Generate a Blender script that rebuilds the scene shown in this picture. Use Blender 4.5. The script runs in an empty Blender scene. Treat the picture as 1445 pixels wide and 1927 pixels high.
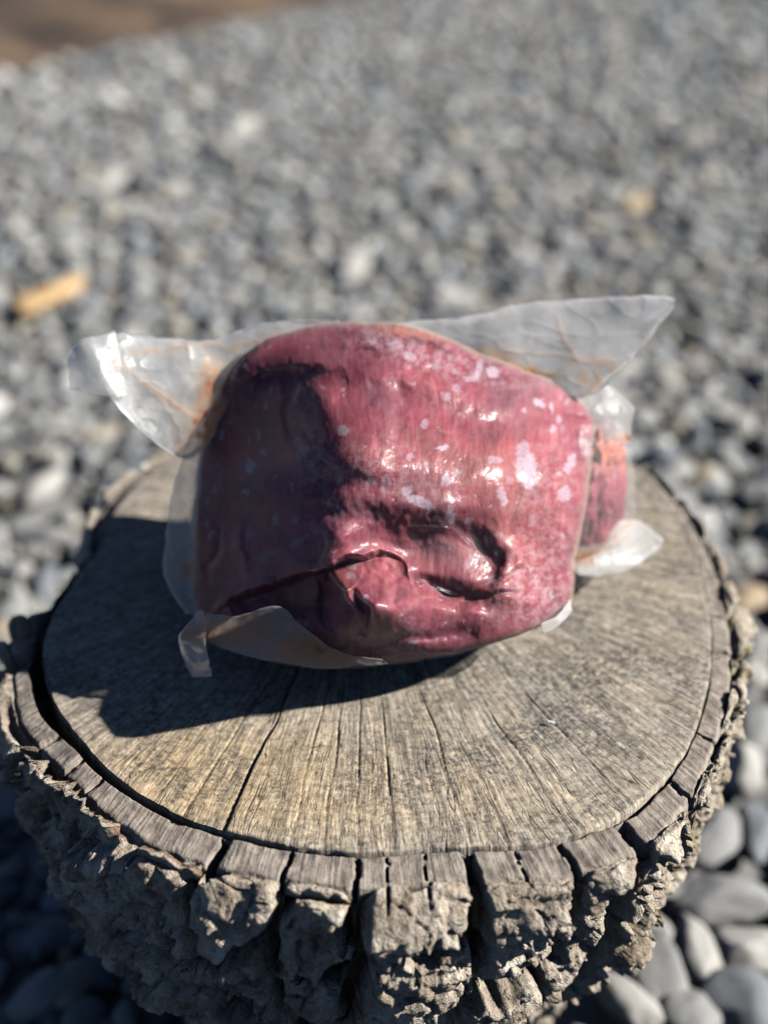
import bpy, math, random
import numpy as np
from mathutils import Vector, Matrix, Euler

sc = bpy.context.scene
COL = sc.collection
R = math.radians
rng = np.random.default_rng(7)
random.seed(7)

# ------------------------------------------------------------------ camera, sky, sun, exposure
ZS = 0.31                                   # height of the stump's cut top above the ground
CAMY, CAMH, PITCH, FP = -0.555, 0.43, R(32.0), 2576.0
CP = np.array([0.0, CAMY, ZS + CAMH])
cd = bpy.data.cameras.new('camera'); cam = bpy.data.objects.new('camera', cd); COL.objects.link(cam)
cam.location = CP; cam.rotation_euler = (R(90) - PITCH, 0, 0)
cd.sensor_fit = 'VERTICAL'; cd.sensor_height = 36.0; cd.sensor_width = 27.0
cd.lens = FP / 1927.0 * 36.0
cd.clip_start = 0.02; cd.clip_end = 400
cd.dof.use_dof = True; cd.dof.focus_distance = 0.61; cd.dof.aperture_fstop = 3.3
cd.dof.aperture_blades = 0
sc.camera = cam

SA, SB = 1.5, -0.09                         # shadow run per metre of height towards -x and -y
sund = Vector((SA, SB, 1.0)).normalized()
w = bpy.data.worlds.new('World'); sc.world = w; w.use_nodes = True
nt = w.node_tree; nt.nodes.clear()
sky = nt.nodes.new('ShaderNodeTexSky'); sky.sky_type = 'NISHITA'; sky.sun_disc = False
sky.sun_elevation = math.asin(sund.z); sky.sun_rotation = math.atan2(sund.x, sund.y)
sky.air_density = 0.36; sky.dust_density = 0.0; sky.ozone_density = 2.0
bg = nt.nodes.new('ShaderNodeBackground'); bg.inputs[1].default_value = 0.05
wo = nt.nodes.new('ShaderNodeOutputWorld')
nt.links.new(sky.outputs[0], bg.inputs[0]); nt.links.new(bg.outputs[0], wo.inputs[0])
sl = bpy.data.lights.new('sun', 'SUN'); sl.energy = 5.0; sl.angle = R(0.55); sl.color = (1.0, 0.95, 0.87)
sun = bpy.data.objects.new('sun', sl); COL.objects.link(sun)
sun.rotation_euler = sund.to_track_quat('Z', 'Y').to_euler(); sun.location = (3, 1, 4)
vs = sc.view_settings
vs.view_transform = 'Standard'; vs.look = 'None'; vs.gamma = 1.0; vs.use_curve_mapping = False; vs.exposure = 0.82
cy = sc.cycles
cy.max_bounces = 8; cy.transparent_max_bounces = 24; cy.diffuse_bounces = 0; cy.glossy_bounces = 3
cy.transmission_bounces = 6; cy.caustics_reflective = False; cy.caustics_refractive = False
cy.use_denoising = True; cy.sample_clamp_indirect = 5

# ------------------------------------------------------------------ numeric helpers
FW = np.array([0, math.cos(PITCH), -math.sin(PITCH)]); UP = np.array([0, math.sin(PITCH), math.cos(PITCH)])
RT = np.array([1.0, 0, 0])
def W(px, py, d):
    "point seen at px, py at optical depth d"
    px = np.asarray(px, float)[..., None]; py = np.asarray(py, float)[..., None]; d = np.asarray(d, float)[..., None]
    return CP + d * (FW + (px - 722.5) / FP * RT - (py - 963.5) / FP * UP)
def on_plane(px, py, z):
    q = W(px, py, 1.0) - CP
    t = (z - CP[2]) / q[..., 2]
    return CP + q * t[..., None]
def project(p):
    q = p - CP; d = q @ FW
    return 722.5 + FP * (q @ RT) / d, 963.5 - FP * (q @ UP) / d, d
def sstep(a, b, x):
    t = np.clip((x - a) / (b - a), 0, 1); return t * t * (3 - 2 * t)
_perm = np.random.RandomState(3).permutation(256); _perm = np.concatenate([_perm, _perm, _perm])
_g = np.random.RandomState(4).normal(size=(256, 3)); _g /= np.linalg.norm(_g, axis=1)[:, None]
def perlin(x, y, z=0.0):
    x, y, z = np.broadcast_arrays(np.asarray(x, float), np.asarray(y, float), np.asarray(z, float))
    xi = np.floor(x).astype(int); yi = np.floor(y).astype(int); zi = np.floor(z).astype(int)
    xf, yf, zf = x - xi, y - yi, z - zi
    u, v, s = [t * t * t * (t * (t * 6 - 15) + 10) for t in (xf, yf, zf)]
    xi &= 255; yi &= 255; zi &= 255
    r = 0
    for i in (0, 1):
        for j in (0, 1):
            for k in (0, 1):
                h = _perm[_perm[_perm[(xi + i) & 255] + ((yi + j) & 255)] + ((zi + k) & 255)]
                g = _g[h]
                dot = g[..., 0] * (xf - i) + g[..., 1] * (yf - j) + g[..., 2] * (zf - k)
                r = r + dot * (u if i else 1 - u) * (v if j else 1 - v) * (s if k else 1 - s)
    return r * 1.5
def fbm(x, y, z=0.0, o=4, gain=0.5):
    a, r, f = 1.0, 0.0, 1.0
    for k in range(o):
        r = r + a * perlin(x * f + 17.3 * k, y * f + 5.1 * k, z * f + 3.7 * k); a *= gain; f *= 2.03
    return r
def ridged(x, y, z=0.0, o=4):
    a, r, f = 1.0, 0.0, 1.0
    for k in range(o):
        r = r + a * (1 - np.abs(perlin(x * f + 9.3 * k, y * f + 2.1 * k, z * f)) * 1.6); a *= 0.5; f *= 2.1
    return r / 1.9
def hash2(i, j, s):
    v = np.sin(i * 127.1 + j * 311.7 + s * 74.7) * 43758.5453
    return v - np.floor(v)
def worley(u, v, nu, seed, jit=0.85):
    "cells of size 1, periodic in u with period nu: returns F1, F2-F1, id"
    iu = np.floor(u).astype(int); iv = np.floor(v).astype(int)
    f1 = np.full(u.shape, 9.0); f2 = np.full(u.shape, 9.0); cid = np.zeros(u.shape, int)
    for a in (-1, 0, 1):
        for b in (-1, 0, 1):
            ci, cj = iu + a, iv + b
            cw = np.mod(ci, nu)
            x = ci + .5 + jit * (hash2(cw, cj, seed) - .5); y = cj + .5 + jit * (hash2(cw, cj, seed + 9) - .5)
            d = np.hypot(u - x, v - y)
            c = cw + (cj + 20) * nu
            m = d < f1
            f2 = np.where(m, f1, np.minimum(f2, d)); cid = np.where(m, c, cid); f1 = np.where(m, d, f1)
    return f1, f2 - f1, cid
def seg_dist(px, py, pts):
    "distance to a polyline and the position 0..1 along it"
    best = np.full(np.shape(px), 1e9); along = np.zeros(np.shape(px)); n = len(pts) - 1
    for k in range(n):
        (x0, y0), (x1, y1) = pts[k], pts[k + 1]
        dx, dy = x1 - x0, y1 - y0
        t = np.clip(((px - x0) * dx + (py - y0) * dy) / (dx * dx + dy * dy + 1e-9), 0, 1)
        d = np.hypot(px - x0 - t * dx, py - y0 - t * dy)
        m = d < best; best = np.where(m, d, best); along = np.where(m, (k + t) / n, along)
    return best, along
def gauss(px, py, cx, cy_, rx, ry, ang=0.0):
    c, s = math.cos(R(ang)), math.sin(R(ang)); x, y = px - cx, py - cy_
    return np.exp(-((x * c + y * s) / rx) ** 2 - ((-x * s + y * c) / ry) ** 2)

# ------------------------------------------------------------------ object helpers
def tag(o, label=None, cat=None, group=None, kind=None):
    if label: o['label'] = label
    if cat: o['category'] = cat
    if group: o['group'] = group
    if kind: o['kind'] = kind
    return o
def mesh_from(name, co, faces, mat=None, smooth=True, attrs=None, uv=None):
    me = bpy.data.meshes.new(name)
    faces = np.asarray(faces)
    n = faces.shape[1]
    me.vertices.add(len(co)); me.vertices.foreach_set('co', np.asarray(co, np.float32).ravel())
    me.loops.add(faces.size); me.loops.foreach_set('vertex_index', faces.ravel().astype(np.int32))
    me.polygons.add(len(faces))
    me.polygons.foreach_set('loop_start', (np.arange(len(faces)) * n).astype(np.int32))
    me.update(calc_edges=True); me.validate()
    if smooth: me.polygons.foreach_set('use_smooth', np.ones(len(me.polygons), bool))
    for k, a in (attrs or {}).items():
        at = me.attributes.new(k, 'FLOAT', 'POINT'); at.data.foreach_set('value', np.asarray(a, np.float32).ravel())
    if uv is not None:
        at = me.attributes.new('flat_uv', 'FLOAT_VECTOR', 'POINT')
        v = np.zeros((len(co), 3), np.float32); v[:, :2] = uv; at.data.foreach_set('vector', v.ravel())
    if mat: me.materials.append(mat)
    return me
def link(name, me, parent=None, loc=(0, 0, 0)):
    o = bpy.data.objects.new(name, me); COL.objects.link(o); o.location = loc
    if parent: o.parent = parent
    return o
def grid_faces(nr, nc, wrap=False):
    i = np.arange(nr - 1)[:, None]; j = np.arange(nc if wrap else nc - 1)[None, :]
    j2 = (j + 1) % nc
    return np.stack(np.broadcast_arrays(i * nc + j, i * nc + j2, (i + 1) * nc + j2, (i + 1) * nc + j), -1).reshape(-1, 4)

class NT:
    def __init__(s, name):
        s.m = bpy.data.materials.new(name); s.m.use_nodes = True; s.t = s.m.node_tree; s.t.nodes.clear()
        s.out = s.t.nodes.new('ShaderNodeOutputMaterial')
    def n(s, typ, ins=None, **kw):
        o = s.t.nodes.new('ShaderNode' + typ)
        for k, v in kw.items(): setattr(o, k, v)
        for k, v in (ins or {}).items():
            if isinstance(v, bpy.types.NodeSocket): s.t.links.new(v, o.inputs[k])
            else: o.inputs[k].default_value = v
        return o
    def noise(s, vec, scale, detail=3, rough=.55, dist=0.0):
        return s.n('TexNoise', {'Vector': vec, 'Scale': scale, 'Detail': detail, 'Roughness': rough, 'Distortion': dist}).outputs['Fac']
    def ramp(s, fac, stops, interp='LINEAR'):
        r = s.n('ValToRGB', {'Fac': fac}); cr = r.color_ramp; cr.interpolation = interp
        while len(cr.elements) < len(stops): cr.elements.new(.5)
        for e, (p, c) in zip(cr.elements, stops):
            e.position = p; e.color = (c, c, c, 1) if isinstance(c, (int, float)) else (*c, 1)
        return r.outputs['Color']
    def mix(s, a, b, fac, mode='MIX'):
        m = s.n('Mix', data_type='RGBA', blend_type=mode)
        for k, v in ((0, fac), (6, a), (7, b)):
            if isinstance(v, bpy.types.NodeSocket): s.t.links.new(v, m.inputs[k])
            else: m.inputs[k].default_value = v if k == 0 else (*v, 1)
        return m.outputs[2]
    def math(s, op, a, b=0.0, c=None, clamp=False):
        m = s.n('Math', operation=op, use_clamp=clamp)
        for k, v in enumerate((a, b) if c is None else (a, b, c)):
            if isinstance(v, bpy.types.NodeSocket): s.t.links.new(v, m.inputs[k])
            else: m.inputs[k].default_value = v
        return m.outputs[0]
    def vmul(s, v, k):
        m = s.n('VectorMath', operation='MULTIPLY'); s.t.links.new(v, m.inputs[0]); m.inputs[1].default_value = k
        return m.outputs[0]
    def attr(s, name, what='Fac'):
        return s.n('Attribute', attribute_name=name).outputs[what]
    def bump(s, h, strength, dist, normal=None):
        b = s.n('Bump', {'Height': h, 'Strength': strength, 'Distance': dist})
        if normal: s.t.links.new(normal, b.inputs['Normal'])
        return b.outputs[0]
    def pr(s, col, rough, normal=None, **kw):
        p = s.n('BsdfPrincipled')
        for k, v in dict({'Base Color': col, 'Roughness': rough}, **{a.replace('_', ' '): b for a, b in kw.items()}).items():
            if isinstance(v, bpy.types.NodeSocket): s.t.links.new(v, p.inputs[k])
            elif isinstance(v, tuple) and len(v) == 3 and k not in ('Subsurface Radius',): p.inputs[k].default_value = (*v, 1)
            else: p.inputs[k].default_value = v
        if normal: s.t.links.new(normal, p.inputs['Normal'])
        return p.outputs[0]
    def done(s, sh):
        s.t.links.new(sh, s.out.inputs[0]); return s.m
def objco(m): return m.n('TexCoord').outputs['Object']

# ------------------------------------------------------------------ materials
def mat_stone():
    m = NT('stone'); oc = objco(m); rnd = m.n('ObjectInfo').outputs['Random']
    base = m.ramp(rnd, [(0, (.15, .155, .16)), (.14, (.25, .25, .245)), (.3, (.20, .215, .235)), (.45, (.36, .36, .345)), (.6, (.27, .255, .235)),
                        (.74, (.32, .335, .35)), (.84, (.44, .42, .38)), (.92, (.33, .27, .20)), (.955, (.58, .56, .53)), (1, (.16, .155, .15))], 'CONSTANT')
    n1 = m.noise(oc, 45, 5, .6); n2 = m.noise(oc, 350, 3, .6)
    c = m.mix(base, m.ramp(n1, [(.3, (.54, .57, .60)), (.7, (1.42, 1.46, 1.5))]), .8, 'MULTIPLY')
    c = m.mix(c, m.ramp(n2, [(.35, .75), (.65, 1.2)]), .6, 'MULTIPLY')
    h = m.math('ADD', n1, m.math('MULTIPLY', n2, .3))
    return m.done(m.pr(c, .8, m.bump(h, .5, .002)))
def mat_plain_stone(name, col):
    m = NT(name); oc = objco(m); n1 = m.noise(oc, 50, 5, .6); n2 = m.noise(oc, 350, 3)
    c = m.mix(col, m.ramp(n1, [(.3, .6), (.7, 1.3)]), .8, 'MULTIPLY')
    return m.done(m.pr(c, .75, m.bump(m.math('ADD', n1, m.math('MULTIPLY', n2, .3)), .4, .002)))
def mat_ground():
    m = NT('gravel_bed'); oc = objco(m)
    v = m.n('TexVoronoi', {'Vector': oc, 'Scale': 28.0, 'Randomness': 1.0})
    g = m.n('RGBToBW', {0: v.outputs['Color']}).outputs[0]; c = m.ramp(g, [(0, (.10, .10, .105)), (1, (.34, .34, .335))])
    c = m.mix(c, m.ramp(m.noise(oc, 9, 4), [(.3, .6), (.7, 1.2)]), .8, 'MULTIPLY')
    return m.done(m.pr(c, .9, m.bump(v.outputs['Distance'], -.6, .02)))
def mat_soil():
    m = NT('soil'); oc = objco(m); n1 = m.noise(oc, 3.2, 4, .6); n2 = m.noise(oc, 30, 5, .6)
    c = m.ramp(n1, [(.36, (.03, .022, .018)), (.48, (.09, .06, .042)), (.62, (.19, .13, .08))])
    c = m.mix(c, m.ramp(n2, [(.3, .5), (.7, 1.4)]), .8, 'MULTIPLY')
    return m.done(m.pr(c, .95, m.bump(n2, .8, .02)))
PITH = on_plane(690.0, 985.0, ZS)
def mat_wood():
    m = NT('weathered_wood'); oc = objco(m)
    sub = m.n('VectorMath', operation='SUBTRACT'); m.t.links.new(oc, sub.inputs[0]); sub.inputs[1].default_value = (PITH[0], PITH[1], 0)
    flat = m.vmul(sub.outputs[0], (1, 1, 0))
    # bend the rays a little so that they are not ruler-straight
    wob = m.n('TexNoise', {'Vector': flat, 'Scale': 14.0, 'Detail': 2.0}).outputs['Color']
    wv = m.n('VectorMath', operation='MULTIPLY_ADD'); m.t.links.new(wob, wv.inputs[0]); wv.inputs[1].default_value = (.006, .006, 0); m.t.links.new(flat, wv.inputs[2])
    nn = m.n('VectorMath', operation='NORMALIZE'); m.t.links.new(wv.outputs[0], nn.inputs[0])
    ln = m.n('VectorMath', operation='LENGTH'); m.t.links.new(flat, ln.inputs[0]); r = ln.outputs['Value']
    zc = m.n('CombineXYZ', {'Z': m.math('MULTIPLY', r, .42)}).outputs[0]
    rad = m.n('VectorMath', operation='ADD'); m.t.links.new(nn.outputs[0], rad.inputs[0]); m.t.links.new(zc, rad.inputs[1]); rad = rad.outputs[0]
    g1 = m.noise(rad, 62, 4, .62); g2 = m.noise(rad, 170, 2, .6); g3 = m.noise(rad, 19, 3, .6)
    fine = m.noise(oc, 900, 3, .7); med = m.noise(oc, 210, 4, .65); patch = m.noise(oc, 26, 4, .6); big = m.noise(oc, 8, 3, .5)
    c = m.mix((.40, .36, .305), (.53, .40, .24), m.math('MULTIPLY', m.attr('tan'), m.ramp(big, [(.35, .35), (.6, 1.0)]), clamp=True))
    c = m.mix(c, m.ramp(g1, [(.30, .42), (.46, .85), (.60, 1.12), (.75, 1.4)]), .9, 'MULTIPLY')
    c = m.mix(c, m.ramp(g2, [(.32, .50), (.55, 1.05), (.7, 1.3)]), .7, 'MULTIPLY')
    c = m.mix(c, m.ramp(g3, [(.3, (.8, .82, .85)), (.7, (1.15, 1.08, .98))]), .8, 'MULTIPLY')
    c = m.mix(c, m.ramp(med, [(.30, .25), (.45, .9), (.60, 1.15), (.72, 1.55)]), .95, 'MULTIPLY')
    c = m.mix(c, m.ramp(fine, [(.3, .6), (.7, 1.35)]), .6, 'MULTIPLY')
    # dark mildew specks, gathered in patches
    spk = m.noise(m.n('VectorMath', {0: rad, 1: (1, 1, 18)}, operation='MULTIPLY').outputs[0], 60, 5, .7)
    ms = m.math('MULTIPLY', m.ramp(spk, [(.48, 0.0), (.60, .92)]), m.ramp(patch, [(.42, 0.1), (.60, .8)]), clamp=True)
    c = m.mix(c, (.045, .045, .045), ms)
    sp2 = m.math('MULTIPLY', m.ramp(m.noise(oc, 330, 4, .75), [(.50, 0.0), (.60, 1.0)]), m.math('MULTIPLY', m.attr('mould'), m.ramp(patch, [(.38, .25), (.58, 1.0)])), clamp=True)
    c = m.mix(c, (.05, .05, .052), m.math('MULTIPLY', sp2, .85))
    c = m.mix(c, (.62, .60, .56), m.math('MULTIPLY', m.ramp(m.noise(oc, 410, 4, .75), [(.55, 0.0), (.66, 1.0)]), .4))
    lr = m.n('VectorMath', {0: rad, 1: (1, 1, 1.0)}, operation='MULTIPLY').outputs[0]
    l1 = m.ramp(m.math('ABSOLUTE', m.math('SUBTRACT', m.noise(lr, 105, 2, .55), .5)), [(0, .25), (.03, 1.0)])
    l2 = m.ramp(m.math('ABSOLUTE', m.math('SUBTRACT', m.noise(lr, 33, 1, .5), .40)), [(0, .0), (.012, 1.0)])
    lines = m.math('MULTIPLY', l1, l2)
    c = m.mix(c, m.mix((.22, .19, .16), (1, 1, 1), lines), .7, 'MULTIPLY')
    h = m.math('ADD', m.math('MULTIPLY', m.math('ADD', g1, lines), 1.0), m.math('ADD', m.math('MULTIPLY', g2, .6), m.math('ADD', m.math('MULTIPLY', med, .5), m.math('MULTIPLY', fine, .35))))
    return m.done(m.pr(c, .85, m.bump(h, .6, .0010)))
def mat_rim():
    m = NT('cut_bark'); oc = objco(m)
    sub = m.n('VectorMath', operation='SUBTRACT'); m.t.links.new(oc, sub.inputs[0]); sub.inputs[1].default_value = (PITH[0], PITH[1], 0)
    nn = m.n('VectorMath', operation='NORMALIZE'); m.t.links.new(sub.outputs[0], nn.inputs[0])
    g1 = m.noise(nn.outputs[0], 110, 3, .6); med = m.noise(oc, 120, 5, .65); fine = m.noise(oc, 700, 3, .7)
    c = m.ramp(med, [(.3, (.13, .11, .095)), (.5, (.25, .215, .185)), (.7, (.38, .34, .29))])
    c = m.mix(c, m.ramp(g1, [(.3, .5), (.5, .95), (.7, 1.35)]), .8, 'MULTIPLY')
    h = m.math('ADD', g1, m.math('ADD', m.math('MULTIPLY', med, .7), m.math('MULTIPLY', fine, .3)))
    return m.done(m.pr(c, .9, m.bump(h, .8, .0016)))
def mat_bark():
    m = NT('rough_bark'); oc = objco(m); hh = m.attr('layer'); moss = m.attr('moss')
    n1 = m.noise(oc, 55, 6, .65); n2 = m.noise(m.vmul(oc, (1, 1, .55)), 260, 5, .68); n3 = m.noise(oc, 14, 3); n4 = m.noise(oc, 1100, 2, .6)
    c = m.ramp(n1, [(.28, (.20, .15, .11)), (.45, (.40, .34, .275)), (.6, (.55, .505, .43)), (.75, (.68, .645, .58))])
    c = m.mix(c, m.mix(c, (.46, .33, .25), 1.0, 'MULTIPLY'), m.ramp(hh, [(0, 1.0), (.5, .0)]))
    c = m.mix(c, m.ramp(n3, [(.35, (.75, .72, .70)), (.65, (1.15, 1.12, 1.08))]), .8, 'MULTIPLY')
    c = m.mix(c, m.ramp(n2, [(.3, .5), (.5, 1.0), (.7, 1.35)]), .8, 'MULTIPLY')
    c = m.mix(c, (.17, .16, .035), m.math('MULTIPLY', moss, m.ramp(n2, [(.42, 0.0), (.56, 1.0)]), clamp=True))
    v = m.n('TexVoronoi', {'Vector': m.n('VectorMath', {0: oc, 1: m.vmul(m.n('TexNoise', {'Vector': oc, 'Scale': 90.0}).outputs['Color'], (.012, .012, .012))}, operation='ADD').outputs[0], 'Scale': 95.0}, feature='DISTANCE_TO_EDGE').outputs['Distance']
    crk = m.ramp(v, [(0, 0.0), (.10, 1.0)])
    h = m.math('ADD', m.math('MULTIPLY', n1, 1.4), m.math('ADD', n2, m.math('ADD', m.math('MULTIPLY', crk, .18), m.math('MULTIPLY', n4, .5))))
    return m.done(m.pr(c, .92, m.bump(h, 1.0, .0028)))
def mat_core():
    m = NT('inner_trunk'); oc = objco(m); n = m.noise(oc, 60, 5)
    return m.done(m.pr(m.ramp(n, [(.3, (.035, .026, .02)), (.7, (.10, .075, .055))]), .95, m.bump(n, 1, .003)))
def mat_meat():
    m = NT('raw_meat'); uv = m.attr('flat_uv', 'Vector')
    spot = m.attr('spot'); frost = m.attr('frost'); orange = m.attr('fat')
    wob = m.n('TexNoise', {'Vector': uv, 'Scale': 3.0, 'Detail': 2.0}).outputs['Color']
    st = m.n('VectorMath', {0: uv, 1: m.vmul(wob, (.14, .14, 0))}, operation='ADD').outputs[0]
    fib = m.noise(m.vmul(st, (1, .13, 1)), 120, 5, .65); fib2 = m.noise(m.vmul(st, (1, .3, 1)), 34, 4, .6)
    n = m.noise(uv, 9, 4, .55); fine = m.noise(uv, 420, 3, .7); big = m.noise(uv, 4.2, 3)
    c = m.ramp(n, [(.3, (.115, .006, .024)), (.5, (.225, .019, .041)), (.7, (.32, .046, .064))])
    c = m.mix(c, m.ramp(fib, [(.3, (.58, .42, .50)), (.5, (1, 1, 1)), (.66, (1.4, 2.2, 2.0))]), .8, 'MULTIPLY')
    c = m.mix(c, m.ramp(fib2, [(.35, (.8, .62, .72)), (.65, (1.15, 1.3, 1.2))]), .7, 'MULTIPLY')
    # sinew: thin pale veins
    vv = m.n('TexVoronoi', {'Vector': m.vmul(st, (1, .55, 1)), 'Scale': 13.0}, feature='DISTANCE_TO_EDGE').outputs['Distance']
    vein = m.math('MULTIPLY', m.ramp(vv, [(0, 1.0), (.035, 0.0)]), m.ramp(big, [(.48, 0.0), (.62, .8)]), clamp=True)
    c = m.mix(c, (.62, .30, .24), m.math('MULTIPLY', vein, .22))
    c = m.mix(c, (.48, .13, .05), m.math('MULTIPLY', orange, m.ramp(fib, [(.35, .35), (.6, 1.0)]), clamp=True))
    fr = m.math('MULTIPLY', frost, m.ramp(m.noise(uv, 60, 6, .75), [(.42, 0.0), (.66, 1.0)]), clamp=True)
    c = m.mix(c, (.66, .46, .50), m.math('MULTIPLY', fr, .55))
    c = m.mix(c, (.50, .46, .60), .035)
    s2 = m.math('MULTIPLY', spot, m.ramp(m.noise(uv, 130, 5, .7), [(.32, .30), (.52, 1.0)]), clamp=True)
    c = m.mix(c, (.45, .35, .42), s2)
    h = m.math('ADD', m.math('MULTIPLY', fib, .22), m.math('ADD', m.math('MULTIPLY', fine, .12), m.math('MULTIPLY', n, .8)))
    wr = m.noise(m.vmul(st, (1, .5, 1)), 26, 4, .6, 1.2)
    coatn = m.bump(m.math('ADD', wr, m.math('MULTIPLY', m.noise(uv, 120, 4, .6), .22)), .9, .0011)
    rough = m.ramp(m.noise(uv, 22, 5, .7), [(.35, .10), (.65, .24)])
    return m.done(m.pr(c, .55, m.bump(h, .5, .0010), Coat_Weight=.05, Coat_Roughness=rough, Coat_Normal=coatn, Specular_IOR_Level=.25,
                       Subsurface_Weight=.35, Subsurface_Radius=(.012, .004, .003), Subsurface_Scale=.8))
def mat_film(name='clear_plastic_film', rough=.34, spec=.27, bs=.5, tight=False):
    m = NT(name); juice = m.attr('juice'); milk = m.attr('milk'); uv = m.attr('flat_uv', 'Vector')
    lw = m.n('LayerWeight', {'Blend': .35}).outputs['Facing']
    n1 = m.noise(uv, 40, 5, .6, .6)
    jc = m.ramp(juice, [(0, (.95, .96, .97)), (.30, (.92, .62, .42)), (1, (.58, .18, .07))])
    if tight:
        st = m.n('VectorMath', {0: uv, 1: m.vmul(m.n('TexNoise', {'Vector': uv, 'Scale': 6.0}).outputs['Color'], (.08, .08, 0))}, operation='ADD').outputs[0]
        f1 = m.ramp(m.math('ABSOLUTE', m.math('SUBTRACT', m.noise(m.vmul(st, (1.0, .8, 1)), 13, 3, .6), .5)), [(0, 1.0), (.05, 0.0)])
        nb = m.bump(m.math('ADD', m.math('MULTIPLY', f1, .10), m.math('ADD', m.math('MULTIPLY', m.noise(uv, 60, 3, .6), .20), m.math('MULTIPLY', m.noise(uv, 230, 3, .6), .12))), .8, .0011)
    else:
        nb = m.bump(m.math('ADD', m.noise(uv, 9, 3, .5, .8), m.math('MULTIPLY', n1, .25)), .6, .0016)
    df = m.n('BsdfDiffuse', {'Color': jc, 'Normal': nb}).outputs[0]
    tl = m.n('BsdfTranslucent', {'Color': jc, 'Normal': nb}).outputs[0]
    body = m.n('MixShader', {0: .5, 1: df, 2: tl}).outputs[0]
    gl = m.n('BsdfGlossy', {'Color': (1, 1, 1, 1), 'Roughness': rough, 'Normal': nb}).outputs[0]
    tr = m.n('BsdfTransparent', {'Color': (.97, .975, .98, 1)}).outputs[0]
    f = m.math('ADD', m.math('MULTIPLY', lw, .04 if tight else .30), m.math('ADD', m.math('MULTIPLY', juice, .55), m.math('MULTIPLY', milk, m.math('ADD', 1.55, m.math('MULTIPLY', n1, .8)))), clamp=True)
    a = m.n('MixShader', {0: f, 1: tr, 2: body}).outputs[0]
    fres = m.n('Fresnel', {'IOR': 1.5, 'Normal': nb}).outputs[0]
    return m.done(m.n('MixShader', {0: m.math('MULTIPLY', fres, spec, clamp=True), 1: a, 2: gl}).outputs[0])
M = dict(stone=mat_stone(), ground=mat_ground(), soil=mat_soil(), wood=mat_wood(), rim=mat_rim(), bark=mat_bark(), core=mat_core(),
         meat=mat_meat(), film=mat_film(), tight=mat_film('tight_plastic_film', .20, .19, .5, True), tan=mat_plain_stone('tan_stone', (.38, .30, .20)), pale=mat_plain_stone('pale_stone', (.40, .39, .37)),
         slate=mat_plain_stone('slate_stone', (.20, .215, .235)), mid=mat_plain_stone('mid_grey_stone', (.28, .285, .285)),
         dark=mat_plain_stone('dark_stone', (.16, .165, .17)), buff=mat_plain_stone('buff_stone', (.34, .31, .26)), chip=mat_plain_stone('dry_wood', (.50, .34, .17)), white=mat_plain_stone('white_chip', (.7, .7, .66)), moss=mat_plain_stone('moss', (.14, .15, .03)))

# ------------------------------------------------------------------ ground sheet and brown soil beyond the gravel
co = np.array([(-150, -150, 0), (150, -150, 0), (150, 150, 0), (-150, 150, 0)], float)
tag(link('ground', mesh_from('ground', co, [(0, 1, 2, 3)], M['ground'], False)), kind='structure')
# soil bank: its near edge runs obliquely behind the gravel
e0, e1 = on_plane(-60.0, 160.0, 0.0), on_plane(660.0, 0.0, 0.0)
dirv = (e1 - e0)[:2]; dirv /= np.linalg.norm(dirv); nrm = np.array([-dirv[1], dirv[0]])
ns, nq = 260, 60
s_ = np.linspace(-6, 12, ns)[None, :] * np.ones((nq, 1)); q_ = (np.linspace(0, 1, nq) ** 2.2 * 40)[:, None] * np.ones((1, ns))
xx = e0[0] + dirv[0] * s_ + nrm[0] * (q_ - .05 + .06 * perlin(s_ * 3, 0.5)); yy = e0[1] + dirv[1] * s_ + nrm[1] * (q_ - .05 + .06 * perlin(s_ * 3, 0.5))
zz = -.004 + .05 * sstep(0, .3, q_) + .12 * sstep(.3, 3, q_) + .05 * fbm(xx * 2.5, yy * 2.5, o=4) * sstep(0, .25, q_)
tag(link('soil', mesh_from('soil', np.stack([xx, yy, zz], -1).reshape(-1, 3), grid_faces(nq, ns), M['soil'])), kind='structure')

# ------------------------------------------------------------------ gravel
def stone_mesh(k, sub=3):
    import bmesh
    bm = bmesh.new(); bmesh.ops.create_icosphere(bm, subdivisions=sub, radius=1.0)
    v = np.array([x.co[:] for x in bm.verts]); f = np.array([[l.index for l in x.verts] for x in bm.faces]); bm.free()
    rr = np.random.RandomState(100 + k)
    # planes cut off give broken faces, then soften
    for q in range(rr.randint(5, 9)):
        nn = rr.normal(size=3); nn /= np.linalg.norm(nn); d = v @ nn; lim = rr.uniform(.62, .88)
        v = v - np.outer(np.maximum(0, d - lim) * .88, nn)
    v = v * (1 + .10 * fbm(v[:, 0] * 1.3 + k * 7, v[:, 1] * 1.3, v[:, 2] * 1.3, 3))[:, None]
    v = v * np.array([1.0, rr.uniform(.62, .9), rr.uniform(.42, .66)])
    return mesh_from('gravel_stone', v * .5, f, M['stone'])
NV = 16
variants = [stone_mesh(k) for k in range(NV)]
lib = bpy.data.collections.new('stone_shapes')
for k, me in enumerate(variants): lib.objects.link(bpy.data.objects.new('stone_shape', me))
SC = np.array([-.004, .039])                # stump centre
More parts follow.
